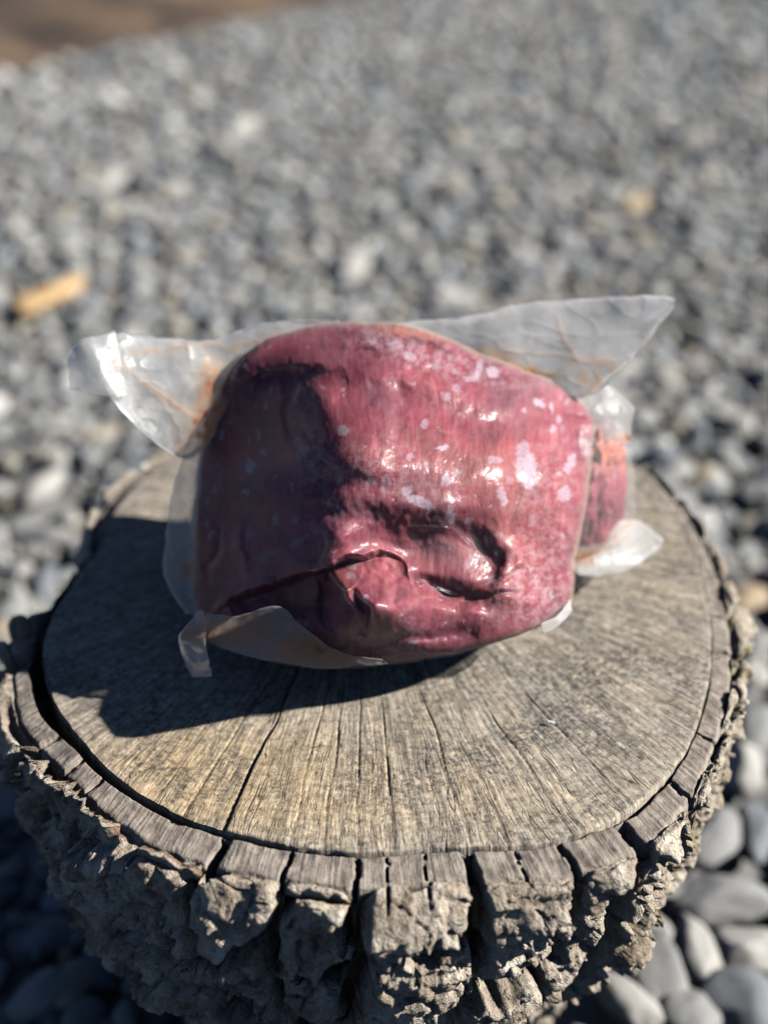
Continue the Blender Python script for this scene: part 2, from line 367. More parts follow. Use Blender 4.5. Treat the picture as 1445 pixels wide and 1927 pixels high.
# hero stones read off the photograph: px, py, width px, height px, turn, material, label
HERO = [
 (1350, 1692, 180, 95, -8, 'mid', 'long smooth grey stone lying widest across, right of the stump near the right edge'),
 (1312, 1792, 92, 120, 40, 'pale', 'upright oval pale grey stone below the long smooth stone'),
 (1243, 1835, 120, 150, 30, 'mid', 'large oval grey stone between the trunk and the upright pale stone'),
 (1228, 1740, 75, 90, 60, 'pale', 'small rounded pale stone closest to the right side of the trunk'),
 (1396, 1788, 140, 90, 5, 'pale', 'flat pale grey stone at the right edge under the long smooth stone'),
 (1185, 1888, 110, 120, 70, 'pale', 'light beige stone at the bottom edge beside the foot of the trunk'),
 (1402, 1442, 100, 100, 10, 'pale', 'round pale stone at the right edge below the mossy bark'),
 (1420, 1372, 80, 80, 0, 'mid', 'grey stone at the right edge level with the middle of the stump rim'),
 (1425, 1265, 70, 60, 0, 'pale', 'light stone at the right edge just right of the mossy bark rim'),
 (1345, 1575, 110, 110, 0, 'mid', 'rounded grey stone above the long smooth stone'),
 (1388, 1885, 150, 110, -20, 'slate', 'broad blue grey stone in the lower right corner'),
 (1300, 1905, 110, 90, 20, 'mid', 'grey stone at the bottom edge left of the broad blue grey one'),
 (1420, 1560, 80, 90, 20, 'slate', 'dark grey stone at the right edge above the long smooth stone'),
 (1398, 1125, 85, 62, -25, 'tan', 'orange tan stone on the gravel at the right edge'),
 (1197, 381, 50, 42, 0, 'tan', 'small round yellowish stone far back on the right'),
 (660, 500, 80, 52, 15, 'pale', 'cream coloured flat stone behind the top of the package'),
 (205, 340, 52, 46, 0, 'pale', 'pale round stone far back on the left'),
 (458, 238, 52, 46, 0, 'pale', 'whitish stone far back left of the middle'),
 (80, 915, 60, 55, 0, 'pale', 'pale white stone left of the back of the stump'),
]
hero_xy = []
for k, (px, py, wx, hy, a, mt, lab) in enumerate(HERO):
    p = on_plane(float(px), float(py), .022); d = project(p)[2]
    sx = wx / FP * d; sy = hy / FP * d / max(.45, -float((p - CP)[2]) / float(np.linalg.norm(p - CP)))
    me = stone_mesh(40 + k, 4); me.materials.clear(); me.materials.append(M[mt])
    o = link('gravel_stone', me, None, (p[0], p[1], .020))
    L_, S_ = max(sx, sy), min(sx, sy)
    o.scale = (L_ * 1.08, S_ * 1.25, min(L_, S_) * 1.3)
    o.rotation_euler = (R(random.uniform(-8, 8)), R(random.uniform(-8, 8)), R(a) + (0 if sx >= sy else R(60)))
    tag(o, lab, 'stone', 'loose stones of the gravel that stand out'); hero_xy.append((p[0], p[1], max(sx, sy) * .5))
# ground points: jittered, denser and two-layered
pts = []
def scatter(x0, x1, y0, y1, step, lo, hi, zlo, zhi):
    gx, gy = np.meshgrid(np.arange(x0, x1, step), np.arange(y0, y1, step)); n = gx.size
    x = gx.ravel() + rng.uniform(-.55, .55, n) * step; y = gy.ravel() + rng.uniform(-.55, .55, n) * step
    s = lo + (hi - lo) * rng.uniform(0, 1, n) ** 2.0
    z = rng.uniform(zlo, zhi, n)
    pts.append(np.stack([x, y, z, s], 1))
scatter(-3.0, 3.2, -1.4, 5.0, .0225, .018, .036, .002, .010)
scatter(-3.0, 3.2, -1.4, 5.0, .036, .018, .046, .008, .017)
scatter(-.2, 1.3, -.6, .8, .06, .036, .058, .012, .018)
P4 = np.concatenate(pts)
r0 = np.hypot(P4[:, 0] - SC[0], P4[:, 1] - SC[1])
keep = r0 > .135
side = (P4[:, :2] - e0[:2]) @ nrm
keep &= side < -.02
for hx, hy_, hr in hero_xy: keep &= np.hypot(P4[:, 0] - hx, P4[:, 1] - hy_) > hr + P4[:, 3] * .30
P4 = P4[keep]
rot = np.stack([rng.normal(0, .35, len(P4)), rng.normal(0, .35, len(P4)), rng.uniform(0, 6.283, len(P4))], 1)
scl = P4[:, 3:4] * np.stack([rng.uniform(.95, 1.3, len(P4)), rng.uniform(.95, 1.2, len(P4)), rng.uniform(.9, 1.25, len(P4))], 1)
vid = rng.integers(0, NV, len(P4))
# the 300 that show largest become single objects
ux, uy, ud = project(P4[:, :3])
vis = (ux > 5) & (ux < 1440) & (uy > 5) & (uy < 1922)
hid = (np.abs(ux - 705) < 660) & (uy > 850)        # behind the stump or package
hid &= ~((uy > 1600) & ((ux > 1270 - (uy - 1600) * .68) | (ux < 60 + (uy - 1560) * .6)))
hid |= (ux > 360) & (ux < 1110) & (uy > 620)
top = P4[:, 2] > .009
score = np.where(vis & ~hid & top & (ud > .5), P4[:, 3] / ud, 0)
pick = np.argsort(-score)[:281]
isp = np.zeros(len(P4), bool); isp[pick] = True
KIND = [('pale grey', 'pale', .22), ('mid grey', 'mid', .30), ('blue grey', 'slate', .20), ('dark grey', 'dark', .14), ('buff', 'buff', .14)]
kk = rng.choice(len(KIND), len(P4), p=[k[2] for k in KIND]); VM = {}
def where(x, y):
    if y > 1600: return 'low in the shade left of the trunk' if x < 500 else ('beside the foot of the trunk at the lower right' if x < 1250 else 'in the lower right corner')
    if y > 1150: return 'at the left edge level with the stump top' if x < 500 else 'at the right edge level with the stump top'
    if y > 850: return 'left of the back of the stump' if x < 500 else 'right of the back of the stump'
    if y > 600: return 'below the upper left corner of the bag' if x < 500 else 'right of the upper right corner of the bag'
    return ('far left' if x < 480 else 'in the middle' if x < 960 else 'far right') + (' just above the package' if y > 400 else ' high up in the gravel field')
med_s = np.median(P4[pick, 3])
for i in pick:
    cl, mk, _ = KIND[kk[i]]; vk = (vid[i], mk)
    if vk not in VM:
        VM[vk] = variants[vid[i]].copy(); VM[vk].materials.clear(); VM[vk].materials.append(M[mk])
    o = bpy.data.objects.new('gravel_stone', VM[vk]); COL.objects.link(o)
    o.location = P4[i, :3]; o.rotation_euler = rot[i]; o.scale = scl[i]
    elong = 'squat' if scl[i][0] < scl[i][1] * 1.05 else ('long' if scl[i][0] > scl[i][1] * 1.22 else 'oval')
    tag(o, ('big ' if P4[i, 3] > med_s else 'small ') + elong + ' ' + cl + ' gravel stone ' + where(ux[i], uy[i]), 'stone', 'nearest gravel stones around the stump')
Q = P4[~isp]
me = bpy.data.meshes.new('gravel'); me.vertices.add(len(Q)); me.vertices.foreach_set('co', Q[:, :3].astype(np.float32).ravel())
for nme, arr in (('rot', rot[~isp]), ('scl', scl[~isp])):
    at = me.attributes.new(nme, 'FLOAT_VECTOR', 'POINT'); at.data.foreach_set('vector', arr.astype(np.float32).ravel())
at = me.attributes.new('pick', 'INT', 'POINT'); at.data.foreach_set('value', vid[~isp].astype(np.int32))
me.materials.append(M['stone'])
gr = link('gravel', me); tag(gr, 'bed of loose grey gravel stones around and behind the stump', 'gravel', None, 'stuff')
ng = bpy.data.node_groups.new('gravel_scatter', 'GeometryNodeTree')
ng.interface.new_socket('Geometry', in_out='INPUT', socket_type='NodeSocketGeometry')
ng.interface.new_socket('Geometry', in_out='OUTPUT', socket_type='NodeSocketGeometry')
gi = ng.nodes.new('NodeGroupInput'); go = ng.nodes.new('NodeGroupOutput')
iop = ng.nodes.new('GeometryNodeInstanceOnPoints'); ci = ng.nodes.new('GeometryNodeCollectionInfo')
ci.inputs['Collection'].default_value = lib; ci.inputs['Separate Children'].default_value = True; ci.inputs['Reset Children'].default_value = True
def named(nm, t):
    a = ng.nodes.new('GeometryNodeInputNamedAttribute'); a.data_type = t; a.inputs['Name'].default_value = nm
    return [s for s in a.outputs if s.enabled and s.name == 'Attribute'][0]
e2r = ng.nodes.new('FunctionNodeEulerToRotation'); ng.links.new(named('rot', 'FLOAT_VECTOR'), e2r.inputs[0])
ng.links.new(gi.outputs[0], iop.inputs['Points']); ng.links.new(ci.outputs[0], iop.inputs['Instance'])
iop.inputs['Pick Instance'].default_value = True
ng.links.new(named('pick', 'INT'), iop.inputs['Instance Index']); ng.links.new(e2r.outputs[0], iop.inputs['Rotation'])
ng.links.new(named('scl', 'FLOAT_VECTOR'), iop.inputs['Scale']); ng.links.new(iop.outputs[0], go.inputs[0])
gr.modifiers.new('scatter', 'NODES').node_group = ng

# splinter of pale wood lying on the gravel, back left
def rough_stick(name, length, width, thick, mat, loc, rz, label, cat):
    n, k = 28, 12; s = np.linspace(-1, 1, n)[:, None]; a = np.linspace(0, 2 * math.pi, k, endpoint=False)[None, :]
    r = (1 - np.abs(s) ** 6) ** .4 * (1 + .18 * perlin(s * 3, a * 0 + .3) + .08 * perlin(s * 8, np.cos(a) * 2, np.sin(a) * 2))
    x = s * length / 2 + .02 * length * np.sin(a) ; y = np.cos(a) * r * width / 2 * (1 - .25 * s); z = np.sign(np.sin(a)) * np.abs(np.sin(a)) ** .6 * r * thick / 2
    co = np.stack([x + 0 * y, y, z], -1).reshape(-1, 3)
    o = link(name, mesh_from(name, co, grid_faces(n, k, True), M[mat]), None, loc); o.rotation_euler = (R(3), R(-4), rz)
    return tag(o, label, cat)
p = on_plane(92.0, 556.0, .04); d = project(p)[2]
rough_stick('wood_splinter', .112, .036, .022, 'chip', p, R(48), 'golden brown splinter of dry wood lying on gravel at the left', 'wood piece')
p = on_plane(1036.0, 1361.0, ZS + .001)
rough_stick('chip', .0042, .0018, .0012, 'white', p + np.array([0, 0, .0006]), R(-20), 'tiny white chip lying on the bare stump top, right of the shadow', 'chip')

# ------------------------------------------------------------------ stump
stump = bpy.data.objects.new('tree_stump', None); COL.objects.link(stump); stump.location = (SC[0], SC[1], 0)
tag(stump, 'weathered tree stump with flat grained top and thick craggy bark', 'stump')
OFF = np.array([SC[0], SC[1], 0.0])
def part(name, co, faces, mat, parent, **kw):
    "mesh given in world metres, child of a parent empty standing at parent.location"
    off = np.array(parent.location); me = mesh_from(name, co - off, faces, mat, **kw)
    return link(name, me, parent)
for mm in ('wood', 'rim'):                       # pith is used in the stump's own frame
    for nd in M[mm].node_tree.nodes:
        if nd.type == 'VECT_MATH' and nd.operation == 'SUBTRACT': nd.inputs[1].default_value = (PITH[0] - SC[0], PITH[1] - SC[1], ZS if mm == 'rim' else 0)
outline = [(80, 1240), (96, 1300), (160, 1392), (205, 1445), (300, 1512), (420, 1560), (560, 1592), (680, 1604), (800, 1594), (900, 1591), (1000, 1590), (1100, 1563),
           (1190, 1520), (1270, 1440), (1318, 1340), (1335, 1230), (1325, 1120), (1292, 1020), (1242, 940), (1185, 878), (1050, 845), (900, 835), (720, 832), (520, 838),
           (380, 850), (300, 878), (225, 945), (190, 1030), (130, 1110), (92, 1175)]
ol = np.array([on_plane(float(a), float(b), ZS)[:2] for a, b in outline]) - SC
th_o = np.arctan2(ol[:, 1], ol[:, 0]); r_o = np.hypot(ol[:, 0], ol[:, 1]); idx = np.argsort(th_o); th_o, r_o = th_o[idx], r_o[idx]
tf = np.linspace(-math.pi, math.pi, 720, endpoint=False)
rf = np.interp(tf, th_o, r_o, period=2 * math.pi)
ker = np.hanning(23); ker /= ker.sum(); rf = np.convolve(np.concatenate([rf[-11:], rf, rf[:11]]), ker, 'valid')
def Rw(t): return np.interp(t, tf, rf, period=2 * math.pi)
def tab(deg, pairs):
    a = np.array(sorted((x % 360, y) for x, y in pairs)); return np.interp(np.mod(deg, 360), a[:, 0], a[:, 1], period=360)
# azimuth of a photo point on the cut plane, and about the pith
def az(px, py):
    p = on_plane(float(px), float(py), ZS); return math.degrees(math.atan2(p[1] - SC[1], p[0] - SC[0]))
def azp(px, py):
    p = on_plane(float(px), float(py), ZS); return math.atan2(p[1] - PITH[1], p[0] - PITH[0])
# wood disc
NA = 1400; rr_ = np.concatenate([np.linspace(.02, .55, 40), np.linspace(.555, .993, 130), [.998, 1.0, 1.0, .998, .992]])
dz = np.concatenate([np.zeros(170), [-.0002, -.0009, -.006, -.018, -.04]])
A = np.linspace(-math.pi, math.pi, NA, endpoint=False)[None, :]; F = rr_[:, None]
edge = Rw(A) * (1 + .0035 * fbm(np.cos(A) * 14, np.sin(A) * 14, o=3))
rad = F * edge; X = SC[0] + rad * np.cos(A); Y = SC[1] + rad * np.sin(A)
pa = np.arctan2(Y - PITH[1], X - PITH[0]); pr_ = np.hypot(X - PITH[0], Y - PITH[1])
Z = ZS + dz[:, None] + .0010 * fbm(X * 30, Y * 30, o=3) * (F < 1)
Z = Z - .00035 * ridged(np.cos(pa) * 45, np.sin(pa) * 45, pr_ * 6, 2) * (F < .999)
cracks = [(azp(424, 1556), .06, .0005, .003), (azp(545, 1588), .125, .0006, .006), (azp(672, 1600), .12, .0008, .008), (azp(740, 1598), .135, .0005, .005),
          (azp(883, 1590), .13, .0007, .006), (azp(345, 1530), .12, .0006, .006), (azp(1075, 1568), .14, .0005, .005), (azp(1190, 1518), .12, .0006, .005), (azp(610, 1596), .142, .0004, .004)]
rs = np.random.RandomState(5)
for k in range(0): cracks.append((rs.uniform(-math.pi, math.pi), rs.uniform(.10, .16), .0004, rs.uniform(.0008, .0018)))
cracks = [cracks[0]] + [(a, b + .01, .0004, .0009) for a, b, _, c_ in cracks[1:]]
for a0, r0_, wd, dp in cracks:
    da = np.abs(np.mod(pa - a0 - .010 * perlin(pr_ * 30, a0 * 9.0) + math.pi, 2 * math.pi) - math.pi) * pr_
    ww = wd * sstep(r0_ - .02, r0_ + .05, pr_) * (1 + .4 * perlin(pr_ * 90, a0 * 5.0)) + 1e-6
    Z = Z - dp * np.exp(-(da / ww) ** 2) * sstep(r0_ - .02, r0_ + .02, pr_) * (F < 1)
# one raised split: the piece left of the long check sits a touch lower
Z = Z - .0012 * sstep(0, .004, np.mod(cracks[0][0] - pa + math.pi, 2 * math.pi) - math.pi) * (pr_ > .03) * sstep(.9, .5, np.mod(cracks[0][0] - pa + math.pi, 2 * math.pi) - math.pi) * (F < 1)
co = np.stack(np.broadcast_arrays(X, Y, Z), -1).reshape(-1, 3); f = grid_faces(len(rr_), NA, True)
cen = np.array([[SC[0], SC[1], co[:NA, 2].mean()]]); co = np.vstack([co, cen])
wpx, wpy, _ = project(co); tanw = np.clip(1.3 * gauss(wpx, wpy, 430, 1470, 330, 110, 0) + .5 * gauss(wpx, wpy, 800, 1520, 300, 60) + .25 * gauss(wpx, wpy, 1250, 1000, 60, 200), 0, 1)
mould = np.clip(.25 + 1.1 * gauss(wpx, wpy, 1090, 1280, 200, 130, -20) + .9 * gauss(wpx, wpy, 830, 1440, 180, 70) + .7 * gauss(wpx, wpy, 330, 1440, 120, 40), 0, 1.2)
cap = np.stack([np.full(NA, len(co) - 1), (np.arange(NA) + 1) % NA, np.arange(NA), np.arange(NA)], 1)
part('wood_disc', co, f[:, ::-1], M['wood'], stump, attrs={'tan': tanw, 'mould': mould})
disc_core = part('wood_heart', np.vstack([co[:NA], cen + [[0, 0, 0]]]), np.stack([np.arange(NA), (np.arange(NA) + 1) % NA, np.full(NA, NA)], 1), M['wood'], stump)
# dark inner trunk standing behind all fissures
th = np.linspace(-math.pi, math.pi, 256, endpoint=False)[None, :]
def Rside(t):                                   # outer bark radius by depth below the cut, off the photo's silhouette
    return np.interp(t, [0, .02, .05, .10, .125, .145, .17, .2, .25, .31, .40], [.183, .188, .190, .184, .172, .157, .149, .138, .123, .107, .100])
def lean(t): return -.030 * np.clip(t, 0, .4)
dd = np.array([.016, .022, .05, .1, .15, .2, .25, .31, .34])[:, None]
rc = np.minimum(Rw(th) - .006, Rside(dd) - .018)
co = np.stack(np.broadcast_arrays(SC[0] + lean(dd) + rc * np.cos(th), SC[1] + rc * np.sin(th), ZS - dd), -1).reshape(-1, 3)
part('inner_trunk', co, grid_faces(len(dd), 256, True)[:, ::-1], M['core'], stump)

# bark surface: s runs from the gap up, across the cut and down the side
NT_ = 1320
TH = np.linspace(-math.pi, math.pi, NT_, endpoint=False)[None, :]; DEG = np.degrees(TH)
gap = tab(DEG, [(az(80, 1240), .0075), (az(110, 1330), .0095), (az(160, 1392), .0058), (az(250, 1480), .0042), (az(350, 1535), .0036), (az(430, 1562), .0022), (az(560, 1592), .0014),
                (az(700, 1603), .0013), (az(900, 1590), .0012), (az(1100, 1563), .0015), (az(1180, 1520), .0030), (az(1240, 1470), .0022), (az(1300, 1390), .0010), (0, .0008), (60, .002), (110, .002), (150, .002), (170, .004)])
wr = tab(DEG, [(az(60, 1330), .010), (az(200, 1445), .012), (az(350, 1535), .016), (az(560, 1592), .0165), (az(900, 1590), .0165), (az(1100, 1563), .018), (az(1200, 1510), .014), (az(1300, 1390), .010),
               (0, .010), (60, .010), (110, .011), (az(205, 960), .012), (az(190, 1030), .005), (az(92, 1175), .003), (az(80, 1240), .007)])
wr = wr * (1 + .10 * fbm(np.cos(TH) * 12, np.sin(TH) * 12, o=3))
drop = tab(DEG, [(az(70, 1250), .0), (az(85, 1200), .030), (az(140, 1110), .045), (az(185, 1040), .030), (az(205, 960), .004), (120, 0.0), (60, 0), (0, 0), (-90, 0), (-150, 0)])   # bark broken away at the back left
ext = tab(DEG, [(az(30, 1290), .002), (az(60, 1400), .005), (az(120, 1470), .008), (az(250, 1550), .011), (-90, .018), (-60, .012), (-40, -.002), (0, -.005), (60, .002), (130, .006), (az(205, 960), .0), (az(190, 1030), -.008), (az(140, 1110), -.012), (az(92, 1175), -.014), (az(82, 1215), -.008)])
Lw, = (.026,)
s_in = np.linspace(-Lw, 0, 14, endpoint=False)
s_top = np.linspace(0, 1, 26, endpoint=False)            # across the cut rim
s_side = np.concatenate([np.arange(0, .165, .00088), np.arange(.165, .345, .0021)])
rows_r, rows_z, rows_s, band = [], [], [], []
r_in = Rw(TH) + gap
for s in s_in: rows_r.append(r_in + 0 * s); rows_z.append(np.full_like(TH, s)); rows_s.append(np.full_like(TH, s)); band.append(0)
for s in s_top: rows_r.append(r_in + wr * s); rows_z.append(0 * TH - .0012 * s); rows_s.append(wr * s); band.append(1)
for s in s_side:
    rc_ = .011; ang = np.clip(s / (rc_ * 1.35), 0, math.pi / 2)       # rounded shoulder
    shoulder_r = rc_ * np.sin(ang); shoulder_z = -rc_ * 1.5 * (1 - np.cos(ang)) - .0016
    t = max(0.0, s - rc_ * 1.35 * math.pi / 2)
    dep = -shoulder_z + t
    target = Rside(dep) + ext * np.clip(1 - dep / .15, 0, 1) - .004
    base = r_in + wr + shoulder_r
    k = np.clip(s / .045, 0, 1); k = k * k * (3 - 2 * k)
    rows_r.append(base * (1 - k) + target * k); rows_z.append(-(dep + 0 * TH)); rows_s.append(wr + s); band.append(2)
BR = np.vstack(rows_r); BZ = np.vstack(rows_z); S = np.vstack(rows_s); band = np.array(band)[:, None] * np.ones((1, NT_), int)
AU = (TH / (2 * math.pi) + .5) * np.ones_like(BR)        # 0..1 round the stump
arc = AU * 1.19
cx_, sx_ = np.cos(TH) * .19 + 0 * BR, np.sin(TH) * .19 + 0 * BR
# rim segments
SEGW = [(60, 1400, .0010), (125, 1440, .0007), (175, 1470, .0007), (421, 1580, .0022), (540, 1620, .0009), (672, 1630, .0010), (728, 1630, .0004), (800, 1628, .0003), (889, 1625, .0023), (980, 1618, .0003), (1065, 1600, .0013),
        (1171, 1550, .0024), (1268, 1470, .0010), (1330, 1380, .0006)]
segs = sorted([(az(q[0], q[1]), q[2]) for q in SEGW] + [(q, .0005) for q in (-12, -2, 9, 20, 33, 45, 58, 70, 82, 95, 108, 121, 134, 146, 158, 171)])
seg = np.array([q[0] for q in segs]); segw = np.array([q[1] for q in segs])
wdeg = np.full(len(seg), .22)
dgw = DEG + .35 * fbm(cx_ * 130, sx_ * 130, S * 130, 3)
si = np.searchsorted(seg, dgw) % len(seg)
dseg = np.min(np.abs(np.mod(dgw[..., None] - seg + 180, 360) - 180), -1) * 3.3e-3      # metres along the arc
gapw = segw[np.argmin(np.abs(np.mod(dgw[..., None] - seg + 180, 360) - 180), -1)]
rim_cut = 1 - sstep(gapw * .5, gapw * 1.3, dseg)
# side plates
NU = 21; wx = .55 * fbm(cx_ * 14, sx_ * 14, BZ * 14, 3); wy = .55 * fbm(cx_ * 14 + 7, sx_ * 14, BZ * 14, 3)
u = AU * NU + wx * .75 + .35 * perlin(cx_ * 70, sx_ * 70, BZ * 70); v = S / .046 + wy * .8 + .25 * perlin(cx_ * 60 + 3, sx_ * 60, BZ * 60)
dcol = DEG + .35 * fbm(cx_ * 130, sx_ * 130, S * 130, 3) + np.clip(S / .05, 0, 1) * (3.2 * perlin(cx_ * 16, sx_ * 16, BZ * 16) + 1.3 * perlin(cx_ * 45, sx_ * 45, BZ * 45) + .5 * perlin(cx_ * 120, sx_ * 120, BZ * 120))
fisa = np.array(sorted(list(seg[(segw > .00085) | ((segw == .0005) & (hash2(np.arange(len(seg)), 4, 2) > .4))]) + [-137]))
ca = np.searchsorted(fisa, dcol) % len(fisa)
df_ = np.min(np.abs(np.mod(dcol[..., None] - fisa + 180, 360) - 180), -1) * 3.3e-3
vv_ = S / .052 + .9 * hash2(ca, 7, 1) + .55 * perlin(cx_ * 20, sx_ * 20, ca * 3.3) + .30 * perlin(cx_ * 55, sx_ * 55, BZ * 55) + .12 * perlin(cx_ * 130, sx_ * 130, BZ * 130)
vr = np.floor(vv_); dv = np.minimum(vv_ - vr, vr + 1 - vv_) * .052; strongv = .5 + .8 * hash2(ca, vr, 6)
cid = (ca * 12 + vr + 2).astype(int)
fw = .0010 + .0022 * hash2(ca, 5, 9) ** 2 + .0015 * perlin(cx_ * 30, sx_ * 30, BZ * 30)
eb = np.minimum(df_ / (fw * 1.6), dv / .0032) * .065
N2 = 60; u2 = AU * N2 + wx * 1.3 + .5 * perlin(cx_ * 110, sx_ * 110, BZ * 110); v2 = S / .017 + wy * 1.6 + .4 * perlin(cx_ * 100 + 3, sx_ * 100, BZ * 100)
g1_, es, cid2 = worley(u2, v2, N2, 5.0)
N3 = 190; u3 = AU * N3 + wx * 4; v3 = S / .0048 + wy * 4 + .5 * perlin(cx_ * 200, sx_ * 200, BZ * 200)
_, e3, cid3 = worley(u3, v3, N3, 8.0)
hb = (hash2(cid, 1, 3) - .5); tiltu = (hash2(cid, 2, 4) - .5); tiltv = (hash2(cid, 3, 5) - .3)
cu = np.mod(u - np.floor(u) , 1) - .5; cv = v - np.floor(v) - .5
big_f = sstep(.02, .11, eb)
up = np.clip(-BZ / .02, 0, 1)                             # relief grows away from the cut
terr = fbm(cx_ * 26, sx_ * 26, BZ * 52, 3) + .10 * perlin(cx_ * 80, sx_ * 80, BZ * 120)
tx = terr * 3.2; tq = (np.floor(tx) + sstep(.0, .16, tx - np.floor(tx))) / 3.2
H = big_f * (.019 + .010 * hb + .010 * tiltv * (-(vv_ - vr - .5)) + .006 * (1 - np.exp(-df_ / .005))) - .023
H = H + big_f * ((hash2(cid2, 1, 2) - .5) * .0070 + .0060 * (sstep(.0, .09, es) - 1))
H = H + ((hash2(cid3, 1, 2) - .5) * .0010 + .0008 * (sstep(0, .18, e3) - 1))
H = H + .0085 * tq + .0016 * fbm(cx_ * 150, sx_ * 150, BZ * 110, 4) - .0007 * ridged(cx_ * 200, sx_ * 200, BZ * 200, 3)
H = H + .006
lower = sstep(.15, .20, -BZ)
H = H * (1 - .35 * lower)
Hs = H * (.35 + .65 * up)
ring_f = sstep(.0, .0022, wr - S)                          # rim plateau ends at a broken edge
rimH = -.0009 + .0011 * fbm(cx_ * 60, sx_ * 60, S * 60, 4) - .0006 * ridged(np.cos(TH) * 70 + 0 * BR, np.sin(TH) * 70 + 0 * BR, S * 8, 2)
notch = .5 + .5 * perlin(cx_ * 55, sx_ * 55, 4.4)
# displacement directions: up on the rim, outwards lower down
isr = band == 1
side = band == 2
sft = sstep(0, .018, S - wr)
ZD = np.where(isr, rimH - (1 - ring_f) * .002, np.where(side, Hs * (1 - sft) * .75 - .0035 * (1 - sstep(0, .005, S - wr)) * notch - .001, 0))
fis2 = tab(DEG, [(az(30, 1290), 0), (az(60, 1400), 1.0), (az(160, 1480), 1.0), (az(330, 1590), .9), (az(420, 1640), 0), (-60, 0), (0, 0), (90, 0)]) * np.exp(-((S - wr - .004) / .0032) ** 2)
ZD = ZD - .016 * fis2 + .0045 * np.where(side, tab(DEG, [(az(30, 1290), 0), (az(60, 1400), 1.0), (az(330, 1590), 1.0), (az(420, 1640), 0), (-60, 0), (0, 0), (90, 0)]) * np.exp(-((S - wr - .016) / .010) ** 2), 0)
RD = np.where(side, Hs * (sft * .92 + .08), 0)
ZD = ZD - np.where(isr | side, rim_cut * .020 * np.where(side, 1 - sstep(.0, .014, S - wr), 1.0), 0)
RD = RD - np.where(band == 0, .0016 * fbm(cx_ * 90, sx_ * 90, BZ * 90, 3), 0)
sag = np.where(side, (.008 * hb * big_f + .003 * tq) * sft - .004 * big_f * sft, 0)            # loose plates hang and overhang
BX = SC[0] + lean(-BZ) + (BR + RD) * np.cos(TH); BY = SC[1] + (BR + RD) * np.sin(TH)
BZZ = ZS + BZ + ZD - sag - drop * np.where(band >= 1, 1, 0) * np.clip(1 + BZ / .09, 0, 1) - .001
# two splinters of bark left standing where the rest broke off
for (dg, hgt, wd) in ((az(72, 1195), .042, 2.2), (az(112, 1140), .050, 1.0)):
    m_ = np.exp(-(np.mod(DEG - dg + 180, 360) - 180) ** 2 / wd ** 2) * (band >= 1) * np.clip(1 + BZ / .06, 0, 1)
    BZZ = BZZ + hgt * m_ * .75; BX = BX + .010 * m_ * np.cos(TH); BY = BY + .010 * m_ * np.sin(TH)
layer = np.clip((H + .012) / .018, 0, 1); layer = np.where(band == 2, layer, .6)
moss = (gauss(DEG, BZ * 1000, az(1385, 1230), -10, 6, 26) * 1.2 + gauss(DEG, BZ * 1000, az(1360, 1400), -55, 7, 22) * 1.5 + gauss(DEG, BZ * 1000, az(1300, 1500), -70, 5, 16)) * sstep(-.1, .25, fbm(cx_ * 60, sx_ * 60, BZ * 60, 3))
co_all = np.stack([BX, BY, BZZ], -1).reshape(-1, 3) - OFF
fa = grid_faces(BR.shape[0], NT_, True)[:, ::-1]
own = np.where(band == 2, cid + 1000, si).reshape(-1)
own_f = own[fa].min(axis=1)                               # a face belongs to one piece
order = np.argsort(own_f, kind='stable'); own_s = own_f[order]; cuts = np.flatnonzero(np.diff(own_s)) + 1
lay_a, moss_a = layer.reshape(-1), moss.reshape(-1)
groups = np.split(order, cuts)
small = []
for g in sorted(groups, key=lambda q: -len(q)):
    fs = fa[g]; ids, inv = np.unique(fs, return_inverse=True); inv = inv.reshape(fs.shape); o_id = own_f[g[0]]
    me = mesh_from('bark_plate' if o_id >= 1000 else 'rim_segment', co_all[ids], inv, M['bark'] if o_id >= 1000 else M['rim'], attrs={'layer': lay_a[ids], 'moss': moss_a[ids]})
    link('bark_plate' if o_id >= 1000 else 'rim_segment', me, stump)
# moss tufts on the right
def moss_tuft(n, deg, dep, spread, name):
    rs = np.random.RandomState(int(deg * 7) % 999 + 5); co, fc = [], []
    for k in range(n):
        a = R(deg + rs.normal(0, spread)); t = dep + rs.normal(0, .012); rr2 = float(Rside(abs(t))) - .003 + rs.uniform(-.004, .004) - .002
        b = np.array([SC[0] + rr2 * math.cos(a), SC[1] + rr2 * math.sin(a), ZS - t]); dr = np.array([math.cos(a), math.sin(a), rs.uniform(-.2, .8)]) + rs.normal(0, .5, 3)
        dr /= np.linalg.norm(dr); L = rs.uniform(.002, .006); s = np.cross(dr, rs.normal(size=3)); s /= np.linalg.norm(s)
        i = len(co); co += [b - s * .0005, b + s * .0005, b + dr * L * .6 + s * .0006, b + dr * L]; fc.append((i, i + 1, i + 2, i + 3))
    o = part(name, np.array(co), fc, M['moss'], stump, smooth=False); o['kind'] = 'stuff'; o['label'] = 'yellow green moss on the right side bark'
moss_tuft(2600, az(1360, 1400), .060, 3.0, 'moss')
moss_tuft(600, az(1385, 1230), .038, 4.0, 'moss')

